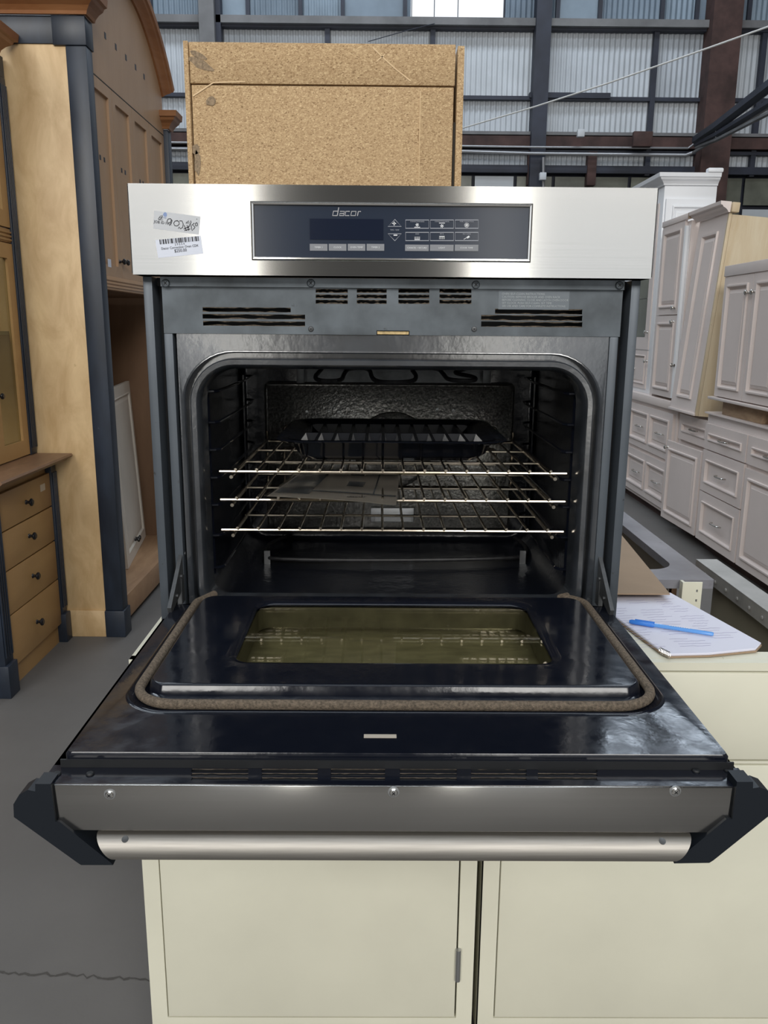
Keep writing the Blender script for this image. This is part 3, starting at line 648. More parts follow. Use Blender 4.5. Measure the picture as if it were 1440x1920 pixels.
for px in (206, 738, 1266):
    v = PY(px, {206: 1489, 738: 1485, 1266: 1483}[px], YF-.001); M().lathe((v.x, YF-.001, v.z), (0, -1, 0), [(.0060, 0), (.0058, .0006), (.0046, .0008)], 16).build('washer', 'zinc', door)
    screw((v.x, YF-.0016, v.z), (0, -1, 0), .0042, 'chrome', door)
for x, y in ((107, 1452), (169, 1452), (1305, 1446), (1365, 1445)): v = PZ(x, y, ZL); screw((v.x, v.y, ZL), (0, 0, 1), .0042, 'matte_black', door)
def brk(pts_px, Y): return [PY(x, y, Y) for x, y in pts_px]
YBk = -.512
lft = [(66, 1470), (95, 1470), (104, 1541), (112, 1541), (206, 1616), (212, 1622), (152, 1622), (143, 1616), (26, 1532), (25, 1508), (36, 1490), (52, 1481), (66, 1484)]
rgt = [(1412, 1466), (1382, 1466), (1373, 1536), (1362, 1536), (1270, 1612), (1264, 1619), (1330, 1618), (1338, 1613), (1449, 1524), (1449, 1503), (1440, 1482), (1424, 1476), (1412, 1478)]
arms = ([(112, 1541), (206, 1616), (212, 1622), (152, 1622), (143, 1616), (60, 1556)], [(1362, 1536), (1270, 1612), (1264, 1619), (1330, 1618), (1338, 1613), (1420, 1548)])
for pl, arm in zip((lft, rgt), arms):
    c = M().prism(brk(pl, YBk), (0, .022, 0)); c.prism([q+Vector((0, .0221, 0)) for q in brk(arm, YBk)], (0, .05, 0)); tag(c.build('handle_bracket', 'bracket_black', door, smooth=False), 'black end bracket of the handle')
h0, h1 = PY(178, 1600, YBk-.002), PY(1300, 1597, YBk-.002)
zh = (h0.z+h1.z)/2; hr = .0146
hd = M(); loops = []; n = 24
for i, t in enumerate((0, 1)):
    lp = []
    for q in range(n):
        a = q*2*math.pi/n; zz = zh+hr*math.sin(a); yy = YBk+.010+hr*math.cos(a)
        x = (h0.x+ (zh+hr-zz)*.62) if t == 0 else (h1.x-(zh+hr-zz)*.62)
        lp.append((x, yy, zz))
    loops.append(lp)
hd.loft(loops, True, True); tag(hd.build('handle', 'satin_steel', door, angle=40), 'satin steel tube handle')
for px, py in ((234, 1578), (1243, 1576)):
    v = PY(px, py, YBk); M().lathe((v.x, YBk+.0015, zh+.0115), (0, -.6, .8), [(.0035, 0), (.0035, .0006), (.0015, .0003)], 12).build('set_screw', 'dull_zinc', door)

# ------------------------------------------------------------------ oven racks, pan and booklet
RACKS = ((1.2112, 'top oven rack, chrome wire, carrying the black broiler pan'), (1.1643, 'middle oven rack, chrome wire, with a booklet lying on it'), (1.1133, 'bottom oven rack, empty chrome wire shelf'))
ry0, ry1, rx0, rx1 = .075, .50, -.272, .283
first = None
for z, lb in RACKS:
    rk = thing('oven_rack', lb, 'oven rack', (0, ry0, z), group='wire racks in the oven')
    if first is None:
        P = []
        fm = M(); fm.tube([(rx0-.006, ry0, z), (rx1+.006, ry0, z)], .0030, 8); P.append(('front_rail', fm))
        for yy, xa, xb in ((.205, rx0+.012, rx1-.012), (.345, rx0+.012, rx1-.012), (.485, rx0+.012, rx1-.012), (.475, rx0+.02, rx1-.02)):
            P.append(('cross_rail', M().tube([(xa, yy, z-.0045), (xb, yy, z-.0045)], .0024, 6)))
        for sx, x in ((1, rx0+.014), (-1, rx1-.014)):
            P.append(('side_rail', M().tube(smooth_path([(x, ry0-.008, z-.0075), (x, .2, z-.0075), (x, ry1-.01, z-.0075), (x, ry1, z-.004), (x, ry1, z+.014)], 1), .003, 8)))
        bs = M().tube(smooth_path([(rx0+.05, ry1, z), (rx0+.05, ry1, z+.022), (rx0+.06, ry1, z+.026), (rx1-.06, ry1, z+.026), (rx1-.05, ry1, z+.022), (rx1-.05, ry1, z)], 2), .0024, 8); P.append(('back_stop', bs))
        nW = 16
        for i in range(nW):
            x = rx0+.021+(rx1-rx0-.042)*i/(nW-1)
            P.append(('wire', M().tube([(x, ry0-.006, z+.0046), (x, ry1-.004, z)], .0023, 8)))
        first = [m_.build(nm, 'rack_chrome', rk) for nm, m_ in P]
    else:
        for o in first: dupe(o, rk)
pz = 1.2112+.0045
pan = thing('broiler_pan', 'black enamel broiler pan with slotted grill tray on the top rack', 'pan', (0, .28, pz))
pcx = .004
def pl_(hx, y0, y1, r, z): return [(x, y, z) for x, y in rrect(pcx-hx, pcx+hx, y0, y1, r, 8)]
pm = M(); pm.loft([pl_(.150, .175, .40, .03, pz), pl_(.165, .150, .425, .04, pz+.012), pl_(.176, .133, .44, .045, pz+.034), pl_(.196, .112, .462, .05, pz+.037), pl_(.199, .109, .465, .052, pz+.040), pl_(.196, .113, .461, .05, pz+.0415),
                   pl_(.180, .129, .444, .04, pz+.040), pl_(.172, .138, .435, .04, pz+.030)], cap0=True)
pm.build('pan_body', 'pan_enamel', pan, angle=50, wn=True)
gt = M(); gt.loft([pl_(.180, .129, .444, .04, pz+.0405), pl_(.172, .137, .436, .036, pz+.036), pl_(.166, .143, .43, .03, pz+.0335)]); gt.build('grill_rim', 'black_enamel', pan, angle=50)
xs = [pcx-.162+.324*i/11 for i in range(12)]
for i in range(11):
    for (ya, yb) in ((.147, .282), (.291, .427)):
        xa, xb = xs[i]+.003, xs[i+1]-.003; xm = (xa+xb)/2; zt = pz+.0335; zbm = pz+.0145
        c = M(); top = [(xa, ya, zt), (xb, ya, zt), (xb, yb, zt), (xa, yb, zt)]
        mid = [(xm-.006, ya+.02, zbm), (xm+.006, ya+.02, zbm), (xm+.006, yb-.004, zbm), (xm-.006, yb-.004, zbm)]
        c.loft([top, mid], cap1=True); c.build('grill_trough', 'pan_enamel', pan, smooth=False)
holes = [(xs[i]+.003, xs[i+1]-.003, ya, yb) for i in range(11) for ya, yb in ((.147, .282), (.291, .427))]
M().plate((pcx-.166, pcx+.166, .143, .43), holes, xy(pz+.0336), .0012).build('grill_top', 'pan_enamel', pan, smooth=False)
bz_ = 1.1643+.0072
bk = thing('instruction_booklet', 'paper instruction booklet in a clear plastic bag on the middle rack', 'booklet', (-.09, .15, bz_))
def sheet_grid(u0, u1, v0, v1, z, fn, nu=14, nv=8):
    m_ = M(); rows_ = [[(*fn(u0+(u1-u0)*i/nu, v0+(v1-v0)*j/nv, z),) for i in range(nu+1)] for j in range(nv+1)]
    return m_.loft(rows_, closed=False)
A, B_, C_, D_ = PZ(500, 934, bz_), PZ(743, 942, bz_), PZ(749, 885, bz_), PZ(572, 880, bz_)
def bfn(u, v, dz):
    p = (Vector(A).lerp(B_, u)).lerp(Vector(D_).lerp(C_, u), v); k = .002*math.sin(u*5)+(-.004*max(0, u-.8)*5*(1-v))+.003*max(0, .25-u)*4*(1-v)
    return (p.x, p.y, p.z+max(-.004, k)*(1-v)+dz)
bkp = sheet_grid(0, 1, 0, 1, 0, bfn); bmesh.ops.solidify(bkp.bm, geom=bkp.bm.faces[:], thickness=.003); bkp.build('booklet_pages', 'booklet_paper', bk)
sheet_grid(0.02, .30, .12, .98, .0008, bfn).build('cover_photo', 'booklet_photo', bk)
for u0, u1, v0, v1 in ((.55, .70, .42, .58), (.52, .66, .80, .95), (.80, .812, .22, .98), (.30, .99, .20, .235)): sheet_grid(u0, u1, v0, v1, .0009, bfn, 6, 4).build('cover_picture', 'booklet_photo', bk)
sheet_grid(-.015, 1.01, -.02, 1.02, .0022, bfn).build('plastic_bag', 'bag_plastic', bk)
v = bfn(.68, .11, 0); text('maker_logo', 'dacor', .014, lambda u, v_, d: (u, v_, bfn(.68, .11, 0)[2]+.0012), v[0], v[1], 'ink', bk, shear=.25, bold=.0003)

# ------------------------------------------------------------------ cream metal cabinets under the oven
CY, CZ = .07, .884
def metal_cabinet(x0, x1, label, drawer, hinge_right, open_top):
    c = thing('metal_cabinet', label, 'cabinet', ((x0+x1)/2, CY+.3, 0), group='cream metal base cabinets')
    b_ = M(); t = .012
    b_.box(x0, x0+t, CY+.002, .68, .10, CZ); b_.box(x1-t, x1, CY+.002, .68, .10, CZ); b_.box(x0+t, x1-t, .668, .68, .10, .68 if open_top else CZ); b_.box(x0+t, x1-t, CY+.002, .668, .10, .112)
    b_.build('carcass', 'cream_paint', c, smooth=False)
    if not open_top: M().box(x0+t, x1-t, CY+.02, .668, CZ-.012, CZ).build('top', 'cream_paint', c, smooth=False)
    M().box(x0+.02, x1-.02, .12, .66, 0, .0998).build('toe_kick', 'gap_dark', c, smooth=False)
    # face frame
    fw = .030; dz0, dz1 = .157, .845 if not drawer else .690
    hol = [(x0+fw, x1-fw, dz0-.003, dz1+.003)]
    if drawer: hol.append((x0+.004, x1-.004, .698, .869))
    M().plate((x0, x1, .10, CZ), hol, xz(CY), .018).build('face_frame', 'cream_paint', c, smooth=False)
    M().box(x0+t+.001, x1-t-.001, CY+.03, CY+.034, .113, .86).build('shadow_liner', 'gap_dark', c, smooth=False)
    dr_ = M(); dr_.box(x0+fw+.002, x1-fw-.003, CY-.0015, CY+.016, dz0, dz1, .002); d_ = dr_.build('door', 'cream_paint', c)
    if drawer: M().box(x0+.006, x1-.006, CY-.002, CY+.016, .701, .866, .003).build('drawer', 'cream_paint', c)
    hx = x1-fw if hinge_right else x1-fw
    for z in (.243, .545):
        if hinge_right:
            M().tube([(hx, CY-.005, z), (hx, CY-.005, z+.068)], .0052, 10).build('hinge', 'zinc', c)
    px = x0+fw+.022; M().prism([(px-.006, CY-.002, .60), (px+.006, CY-.002, .60), (px+.005, CY-.012, .56), (px+.003, CY-.010, .537), (px-.003, CY-.004, .537), (px-.005, CY-.002, .56)], (.004, 0, 0)).build('latch', 'zinc', d_ if False else c, smooth=False)
    return c
cabL = metal_cabinet(-.4445, .166, 'cream metal cabinet carrying the left part of the oven, hinges at the right', False, True, False)
cabR = metal_cabinet(.1775, .822, 'cream metal cabinet with a drawer, the notebook lying on its open top', True, False, True)
# top of the right cabinet: flanges, board, perforated upright
tr = M(); tr.box(.190, .585, CY+.02, .53, CZ-.012, CZ); tr.box(.5855, .81, CY+.02, CY+.05, CZ-.010, CZ); tr.build('top', 'cream_paint', cabR, smooth=False)
tf = M(); tf.box(.770, .822, CY+.05, .705, CZ+.0005, CZ+.004); tf.box(.770, .774, CY+.05, .705, CZ-.03, CZ); tag(tf.build('top_flange', 'rail_metal', cabR, smooth=False), 'grey metal flange along the open top')
for i in range(9): M().lathe((.7695, .16+i*.06, CZ-.016), (-1, 0, 0), [(.0045, 0), (.0045, .002), (.002, .003)], 10).build('rivet', 'rail_metal', cabR)
M().box(.592, .768, CY+.03, .66, .55, .56).build('inner_floor', 'cream_shaded', cabR, smooth=False)
M().box(.586, .590, CY+.052, .53, .56, CZ-.013).build('inner_wall', 'cream_shaded', cabR, smooth=False)
ub = M().plate((.650, .688, .60, .907), [(.6755, .6795, .62+.022*i, .626+.022*i) for i in range(13)], xz(.455), .003); ub.box(.644, .65, .452, .47, .6, .907)
tag(ub.build('perforated_upright', 'cream_paint', cabR, smooth=False), 'perforated pale metal upright')
M().box(.80, .8098, CY+.03, .66, .56, CZ-.03).build('inner_wall', 'cream_shaded', cabR, smooth=False)
# notebook and pen
nz_ = CZ+.002
nb = thing('notebook', 'open spiral notebook with handwritten lilac pages on the cream cabinet', 'notebook', (.56, .22, CZ))
ca = [PZ(1100, 1123, nz_), PZ(1256, 1116, nz_), PZ(1428, 1212, nz_), PZ(1418, 1223, nz_), PZ(1330, 1232, nz_), PZ(1254, 1234, nz_), PZ(1238, 1226, nz_)]
M().prism([(v.x, v.y, nz_) for v in ca], (0, 0, .003)).build('cover', 'cardboard', nb, smooth=False)
cen = sum((Vector(v) for v in ca), Vector())/len(ca)
pg = M(); pg.loft([[((v.x-cen.x)*s_+cen.x, (v.y-cen.y)*s_+cen.y, nz_+h) for v in ca] for s_, h in ((.985, .0032), (.99, .0058), (.98, .0072))], True, True); pg.build('pages', 'paper', nb)
pt = M()
O, Ux, Vy = PZ(1120, 1128, nz_), PZ(1250, 1124, nz_), PZ(1248, 1226, nz_)
for i in range(20):
    for j in range(3):
        u0 = .1+.32*j+random.uniform(0, .05); u1 = u0+random.uniform(.12, .26); v_ = .05+.045*i
        if random.random() < .2: continue
        def NP(u, v__): 
            px = 1110+(1250-1110)*u*(1+.95*v__)+55*v__; py = 1124+100*v__+ -6*u
            q = PZ(px, py, nz_+.0074); return (q.x, q.y, nz_+.0075)
        n = 7; seg = [NP(u0+(u1-u0)*k/n, v_+random.uniform(-.006, .006)) for k in range(n+1)]
        for a, b2 in zip(seg, seg[1:]): pt.face((a, b2, (b2[0], b2[1]+.0012, b2[2]), (a[0], a[1]+.0012, a[2])))
pt.build('handwriting', 'handwriting', nb, smooth=False)
for i in range(7):
    c0 = Vector(ca[5]).lerp(ca[6], i/6); c0.z = nz_+.006
    M().tube([c0+Vector((.0, .006*math.cos(a*.7854), .006*math.sin(a*.7854))) for a in range(8)], .0007, 5, closed=True).build('spiral_coil', 'chrome', nb)
p0, p1 = PZ(1180, 1166, nz_+.0115), PZ(1338, 1190, nz_+.0115); p0.z = p1.z = nz_+.0124
pen = thing('ballpoint_pen', 'blue ballpoint pen lying on the notebook', 'pen', p0)
dv = (p1-p0).normalized(); ln = (p1-p0).length
M().lathe(p0+dv*(ln*.30), dv, [(.0036, 0), (.0038, .002), (.0038, ln*.68), (.003, ln*.70)], 10).build('barrel', 'pen_clear', pen)
M().lathe(p0, dv, [(.003, 0), (.0045, .004), (.005, ln*.29), (.0036, ln*.305)], 10).build('cap', 'pen_blue', pen)
M().box(-.0012, .0012, 0, ln*.24, .0046, .0064, tf=Matrix.Translation(p0+dv*.01) @ Matrix.Rotation(math.atan2(-dv.x, dv.y), 4, 'Z')).build('clip', 'pen_blue', pen, smooth=False)
tn = Vector((-dv.y, dv.x, 0))
wq = M()
for k in range(9):
    c0 = p0+dv*(ln*(.48+.028*k)); c0.z += .0039; wq.face((c0-tn*.0012, c0+dv*.0025-tn*.0012, c0+dv*.003+tn*.0012, c0+dv*.0005+tn*.0012))
wq.build('printed_words', 'print_white', pen, smooth=False)
# cardboard sheet, granite top with sink cut-out behind the oven
cq0, cq1 = PZ(1256, 1113, .9095), PZ(1163, 1000, .9095); cbv = [(.40, cq0.y), (cq0.x, cq0.y), (cq1.x, cq1.y), (.40, cq1.y)]
o = M().prism([(x, y, .9065) for x, y in cbv], (0, 0, .003)).build('cardboard_sheet', 'cardboard', smooth=False); tag(origin_to_base(o), 'flat brown cardboard sheet between the notebook and the sink cut-out', 'cardboard')
sl = M(); out_ = rrect(.20, .722, .475, 2.1, .004, 10); inn = rrect(.30, .668, .555, 1.10, .06, 10)
top_, bot_ = .906, .886
sl.loft([[(x, y, top_) for x, y in inn], [(x, y, top_) for x, y in out_], [(x, y, bot_) for x, y in out_], [(x, y, bot_) for x, y in inn], [(x, y, top_) for x, y in inn]])
stn = thing('granite_countertop', 'grey polished granite countertop with a rounded sink cut-out', 'countertop', (.47, 1.3, .886)); sl.build('slab', 'granite', stn, angle=30)
sk = M(); il = lambda o_, z: [(x, y, z) for x, y in rrect(.30-o_, .668+o_, .555-o_, 1.10+o_, .06+o_, 10)]
sk.loft([il(.02, .8855), il(.006, .8845), il(.004, .85), il(0, .74), il(-.03, .72)], cap1=True); sk.build('sink_bowl', 'sink_steel', stn, angle=50)
bs = thing('base_cabinet', 'plain wooden base under the grey granite countertop', 'cabinet', (.47, 1.4, 0))
bb = M(); bb.box(.22, .238, .72, 2.05, 0, .884); bb.box(.722, .735, .72, 2.05, 0, .884); bb.box(.238, .722, 2.03, 2.05, 0, .884); bb.box(.238, .722, .72, .735, 0, .70); bb.build('side_board', 'niche_wood', bs, smooth=False)
# particle board cabinet seen from its raw back
pb = thing('particle_board_cabinet', 'tall particle board cabinet turned with its raw back to the camera', 'cabinet', (-.16, 1.1, 0))
X0, X1, Z1, YP = -.4585, .148, 2.058, .76
M().box(X0+.012, X1-.001, YP, YP+.016, 1.9735, Z1, .0015).build('back_rail', 'particle_board', pb)
M().box(X0+.014, X1-.003, YP+.001, YP+.016, .02, 1.9705, .0015).build('back_panel', 'particle_board', pb)
M().box(X0, X0+.0105, YP-.004, 1.36, .0, Z1+.001, .0012).build('side_board', 'particle_board', pb)
M().box(X1+.004, X1+.019, YP-.001, 1.36, .0, Z1-.003, .0012).build('side_board', 'particle_board', pb)
M().box(X1-.0009, X1+.0038, YP+.012, 1.36, 0, 1.9).build('side_gap', 'gap_dark', pb, smooth=False)
M().box(X0+.0107, X1-.012, YP+.0165, 1.36, Z1-.02, Z1-.004).build('top_board', 'particle_board', pb, smooth=False)
sv = PY(786, 300, YP-.001); MATS['tape'] = MATS['particle_board']
M().box(sv.x, X1-.005, YP-.0004, YP+.0009, .05, 1.962).build('patch_strip', 'particle_board', pb, smooth=False)
gl = M().box(sv.x-.001, sv.x+.001, YP-.0007, YP+.0009, .05, 1.962).build('glue_line', 'maple', pb, smooth=False)
for pts in ([(700, 90), (718, 108), (740, 128), (770, 152)], [(362, 180), (400, 155), (460, 153)], [(706, 115), (722, 102)]):
    ribbon(M(), [(lambda v: (v.x, YP-.0009, v.z))(PY(x, y, YP)) for x, y in pts], .0028).build('scuff', 'maple', pb, smooth=False)
for x, y, w_, h_ in ((376, 120, 24, 8), (372, 103, 16, 5), (396, 190, 9, 8), (367, 280, 8, 9), (370, 305, 6, 22)):
    v = PY(x, y, YP); k_ = .00135
    M().prism([(v.x+k_*w_*math.cos(a*.6283)*random.uniform(.7, 1.1), YP-.0006, v.z+k_*h_*math.sin(a*.6283)*random.uniform(.7, 1.1)-k_*w_*.35*math.cos(a*.6283)*(1 if w_ > 15 else 0)) for a in range(10)], (0, .0002, 0)).build('smudge', 'smudge' if 'smudge' in MATS else 'counter_wood', pb, smooth=False)

# ------------------------------------------------------------------ left: tall maple cabinet with navy posts
def knob(base, axis, r, material, parent, name='knob'):
    return M().lathe(base, axis, [(r*.62, 0), (r*.55, .003), (r*.38, .006), (r*.38, .014), (r*.75, .017), (r, .021), (r*.95, .026), (r*.6, .030)], 14).build(name, material, parent)
TX, TY0, TY1, TXB = -1.22, 2.42, 3.80, -1.86
tc_ = thing('tall_cabinet', 'tall maple refrigerator surround with arched top and navy corner posts', 'cabinet', (-1.54, 3.1, 0))
M().box(TXB, -1.304, TY0+.004, TY0+.03, .13, 2.556, .001).build('side_panel', 'maple', tc_)
M().box(TXB, -1.304, TY0-.006, TY0+.03, 0, .1295, .003).build('base_block', 'maple', tc_)
M().box(-1.3035, TX, TY0-.002, TY0+.075, .1305, 2.55, .003).build('post', 'navy_paint', tc_)
M().box(-1.3055, TX+.008, TY0-.012, TY0+.085, 0, .13, .003).build('post_foot', 'navy_paint', tc_)
M().box(TXB, -1.352, TY0-.002, TY0+.06, 2.5565, 2.66, .002).build('frieze', 'navy_paint', tc_)
M().box(-1.351, TX+.004, TY0-.008, TY0+.085, 2.5505, 2.66, .002).build('frieze_block', 'navy_paint', tc_)
CROWN = [(0, 0), (.012, 0), (.016, .012), (.030, .028), (.048, .040), (.054, .052), (.066, .056), (.070, .085), (0, .085)]
def crown_run(pa, pb_, out, sc=1.0):
    pa, pb_, out = Vector(pa), Vector(pb_), Vector(out)
    along = (pb_-pa).normalized()
    return [[p_+out*(o_*sc)+Vector((0, 0, h*sc))+along*(o_*sc*e_) for o_, h in CROWN] for p_, e_ in ((pa, 0), (pb_, 1))]
cm = M(); cm.loft(crown_run((TXB, TY0-.006, 2.6602), (TX+.004, TY0-.006, 2.6602), (0, -1, 0)), True, True)
lp = crown_run((TX+.004, TY0+.085, 2.6602), (TX+.004, TY0-.006, 2.6602), (1, 0, 0)); cm.loft(lp, True, True); cm.build('crown', 'stained_wood', tc_, smooth=False)
M().box(-1.30, TX, TY1-.075, TY1, 0, 2.52, .003).build('post', 'navy_paint', tc_)
cm = M(); lp = crown_run((TX, TY1+.0, 2.5205), (TX, TY1-.08, 2.5205), (1, 0, 0)); cm.loft(lp, True, True)
cm.loft(crown_run((-1.29, TY1-.08, 2.5205), (TX, TY1-.08, 2.5205), (0, -1, 0), 1), True, True); cm.build('crown', 'stained_wood', tc_, smooth=False)
M().box(TXB, -1.304, TY1-.03, TY1, 0, 2.52).build('side_panel', 'niche_wood', tc_, smooth=False)
M().box(TXB-.015, TXB, TY0+.03, TY1-.03, 0, 2.5).build('back_panel', 'niche_wood', tc_, smooth=False)
# header with arch
FX = -1.245
ym, yh = (TY0+TY1)/2, (TY1-TY0)/2-.075
def arch(y): t = (y-ym)/yh; return 2.69+.31*(1-t*t)
n = 24; ys = [ym-yh+2*yh*i/n for i in range(n+1)]
hm = M(); hm.loft([[(FX, y, 2.492) for y in ys], [(FX, y, arch(y)) for y in ys], [(FX-.03, y, arch(y)) for y in ys], [(FX-.03, y, 2.492) for y in ys]], closed=False); hm.build('arched_header', 'maple_shaded', tc_, angle=20)
ac = M(); loops = []
for y in ys:
    t = (y-ym)/yh; sl_ = -2*.31*t/yh; nr = Vector((0, -sl_, 1)).normalized()
    loops.append([Vector((FX+o_*.9, y, arch(y)))+nr*(h*.8) for o_, h in CROWN]+[Vector((FX-.05, y, arch(y)))+nr*.068, Vector((FX-.05, y, arch(y)))])
ac.loft(loops, True, True); ac.build('arch_moulding', 'stained_wood', tc_, angle=25)
for px, py in ((197, 67), (217, 88), (236, 108), (254, 126), (270, 144)):
    v = PX(px, py, FX); M().box(FX, FX+.0012, v.y-.011, v.y+.011, v.z-.013, v.z+.013).build('inlay_square', 'navy_paint', tc_, smooth=False)
M().box(FX-.03, FX, TY0+.076, TY1-.076, 2.487, 2.4915).build('shadow_groove', 'gap_dark', tc_, smooth=False)
# four upper doors
dy0, dy1 = TY0+.0765, TY1-.0765; dw = (dy1-dy0)/4
for i in range(4):
    ya, yb = dy0+dw*i+.0015, dy0+dw*(i+1)-.0015
    d_ = nested(M(), px_(FX), (ya, yb, 1.662, 2.485), [(0, 0), (.048, 0), (.0485, -.011)]).build('cabinet_door', 'maple_shaded', tc_, smooth=False)
    for dyy in (-.028, .028):
        c = (ya+yb)/2+dyy; M().box(FX-.011, FX-.0098, c-.009, c+.009, 2.155, 2.175).build('inlay_square', 'navy_paint', d_, smooth=False)
    kp = yb-.028 if i % 2 == 0 else ya+.028; knob((FX, kp, 1.735), (1, 0, 0), .014, 'knob_black', d_)
M().box(FX+.0001, FX+.0008, 2.600, 2.645, 1.70, 1.735).build('sticker', 'label_white', tc_, smooth=False)
rl = M(); rl.box(FX-.03, FX+.004, dy0, dy1, 1.60, 1.661, .002)
for z in (1.615, 1.63, 1.645): rl.box(FX+.004, FX+.008, dy0, dy1, z-.004, z+.004, .001)
rl.build('lower_rail', 'maple_shaded', tc_)
M().box(TXB, FX-.03, dy0, dy1, 1.60, 1.615).build('niche_top', 'niche_wood', tc_, smooth=False)
M().box(TXB, TX-.03, TY0+.031, TY1-.031, .03, .150, .002).build('platform', 'platform_wood', tc_)
M().box(TXB+.02, TX-.06, TY0+.06, TY1-.06, 0, .0298).build('platform_base', 'gap_dark', tc_, smooth=False)
# white cabinet door leaning inside the niche
b0, b1 = Vector((-1.395, 3.02, .151)), Vector((-1.50, 3.735, .151)); ax = (b1-b0).normalized(); lean = Vector((-.055, .030, .96)).normalized(); nrm = ax.cross(lean).normalized()
if nrm.x < 0: nrm = -nrm
wd = thing('leaning_cabinet_door', 'cream white cabinet door leaning inside the maple surround', 'cabinet door', b0)
mpw = lambda u, v_, d: tuple(b0+ax*u+lean*v_+nrm*(d+.02))
Lw = (b1-b0).length
nested(M(), mpw, (0, Lw, .0, .965), [(0, 0), (.06, 0), (.066, .004), (.072, -.008), (.10, -.002)], .02).build('door_panel', 'door_white', wd, smooth=False)
for u in (.30, .345): knob(mpw(u, .085, 0), nrm, .015, 'knob_black', wd)

o = M().box(-1.72, -1.69, 3.30, 3.62, .151, 1.16, .002).build('wood_board', 'pine'); tag(origin_to_base(o), 'plain pine board standing behind the leaning cream door', 'board')

# ------------------------------------------------------------------ left: drawer base with hutch
DX = -1.485
db = thing('drawer_base', 'honey maple four-drawer base cabinet with navy corner pilasters', 'cabinet', (-1.75, 2.1, 0))
db_ = M(); db_.box(-2.02, DX-.02, 1.76, 2.404, .09, .835); db_.build('carcass', 'maple_drawer', db, smooth=False)
M().box(DX-.03, DX-.018, 1.83, 2.35, .0, .10).build('plinth', 'maple_drawer', db, smooth=False)
def pilaster(y0, y1, z0, z1, X, parent, nm='pilaster'):
    c = M(); w_ = (y1-y0)
    c.box(X-.05, X, y0, y1, z0, z1, .002)
    for k in range(4): yy = y0+w_*(.14+.24*k); c.box(X, X+.006, yy-w_*.07, yy+w_*.07, z0+.03, z1-.03, .0015)
    return c.build(nm, 'navy_paint', parent)
for y0, y1 in ((1.755, 1.828), (2.352, 2.402)):
    pilaster(y0, y1, .135, .83, DX+.008, db); M().box(DX-.05, DX+.022, y0-.008, y1+.004, 0, .135, .003).build('pilaster_foot', 'navy_paint', db)
for z0, z1, kz in ((.652, .800, .722), (.492, .646, .577), (.310, .486, .402), (.092, .304, .196)):
    d_ = M().box(DX-.02, DX, 1.831, 2.349, z0, z1, .0025).build('drawer', 'maple_drawer', db)
    for yy in (2.088,): knob((DX, yy, kz), (1, 0, 0), .0165, 'knob_black', d_)
M().box(DX+.0001, DX+.0008, 2.24, 2.29, .735, .765).build('sticker', 'booklet_paper', db, smooth=False)
M().box(-2.02, DX+.018, 1.745, 2.404, .8355, .85, .003).build('top_moulding', 'navy_paint', db)
ct = M(); ct.loft([[(-2.03, y, .8505), (-1.425, y, .8505), (-1.418, y, .858), (-1.405, y, .863), (-1.395, y, .872), (-1.40, y, .88), (-2.03, y, .88)] for y in (1.70, 2.405)], True, True)
tag(ct.build('counter_top', 'counter_wood', db, smooth=False), 'worn brown wooden counter top')
HX = -1.56
hu = thing('glass_hutch', 'maple hutch with glass doors and navy pilaster on the drawer base', 'cabinet', (-1.8, 2.1, .88))
hb = M(); hb.box(-2.02, -2.0, 1.70, 2.405, .881, 2.50); hb.build('back_panel', 'hutch_back', hu, smooth=False)
sbd = M(); sbd.box(-2.0, HX-.02, 2.396, 2.405, .881, 2.50); sbd.build('side_panel', 'maple_drawer', hu, smooth=False)
pilaster(2.348, 2.405, .881, 2.42, HX+.006, hu)
M().box(HX-.03, HX-.003, 1.70, 2.347, 1.775, 1.83, .002).build('rail', 'maple_drawer', hu)
for z in (1.785, 1.80, 1.815): M().box(HX-.003, HX+.002, 1.70, 2.347, z-.004, z+.004, .001).build('reed', 'maple_drawer', hu)
for z0, z1 in ((.886, 1.77), (1.835, 2.40)):
    for y0, y1 in ((2.052, 2.345), (1.755, 2.048)):
        fr_ = M().plate((y0, y1, z0, z1), [(y0+.055, y1-.055, z0+.065, z1-.06)], px_(HX), .02).build('glass_door', 'maple_drawer', hu, smooth=False)
        M().box(HX-.014, HX-.011, y0+.055, y1-.055, z0+.065, z1-.06).build('pane', 'cabinet_glass', fr_, smooth=False)
        if z0 < 1: knob((HX, y0+.028 if y0 > 2.05 else y1-.028, 1.16), (1, 0, 0), .013, 'knob_black', fr_)
M().box(-2.0, HX-.021, 1.70, 2.395, 2.42, 2.50).build('frieze', 'navy_paint', hu, smooth=False)
M().box(HX-.02, HX+.004, 1.70, 2.405, 2.4215, 2.50).build('frieze', 'navy_paint', hu, smooth=False)
cm = M(); cm.loft(crown_run((HX+.004, 1.70, 2.5005), (HX+.004, 2.345, 2.5005), (1, 0, 0)), True, True); cm.build('crown', 'stained_wood', hu, smooth=False)
M().box(-2.0, HX-.03, 1.70, 2.395, 1.40, 1.415).build('shelf', 'hutch_back', hu, smooth=False)

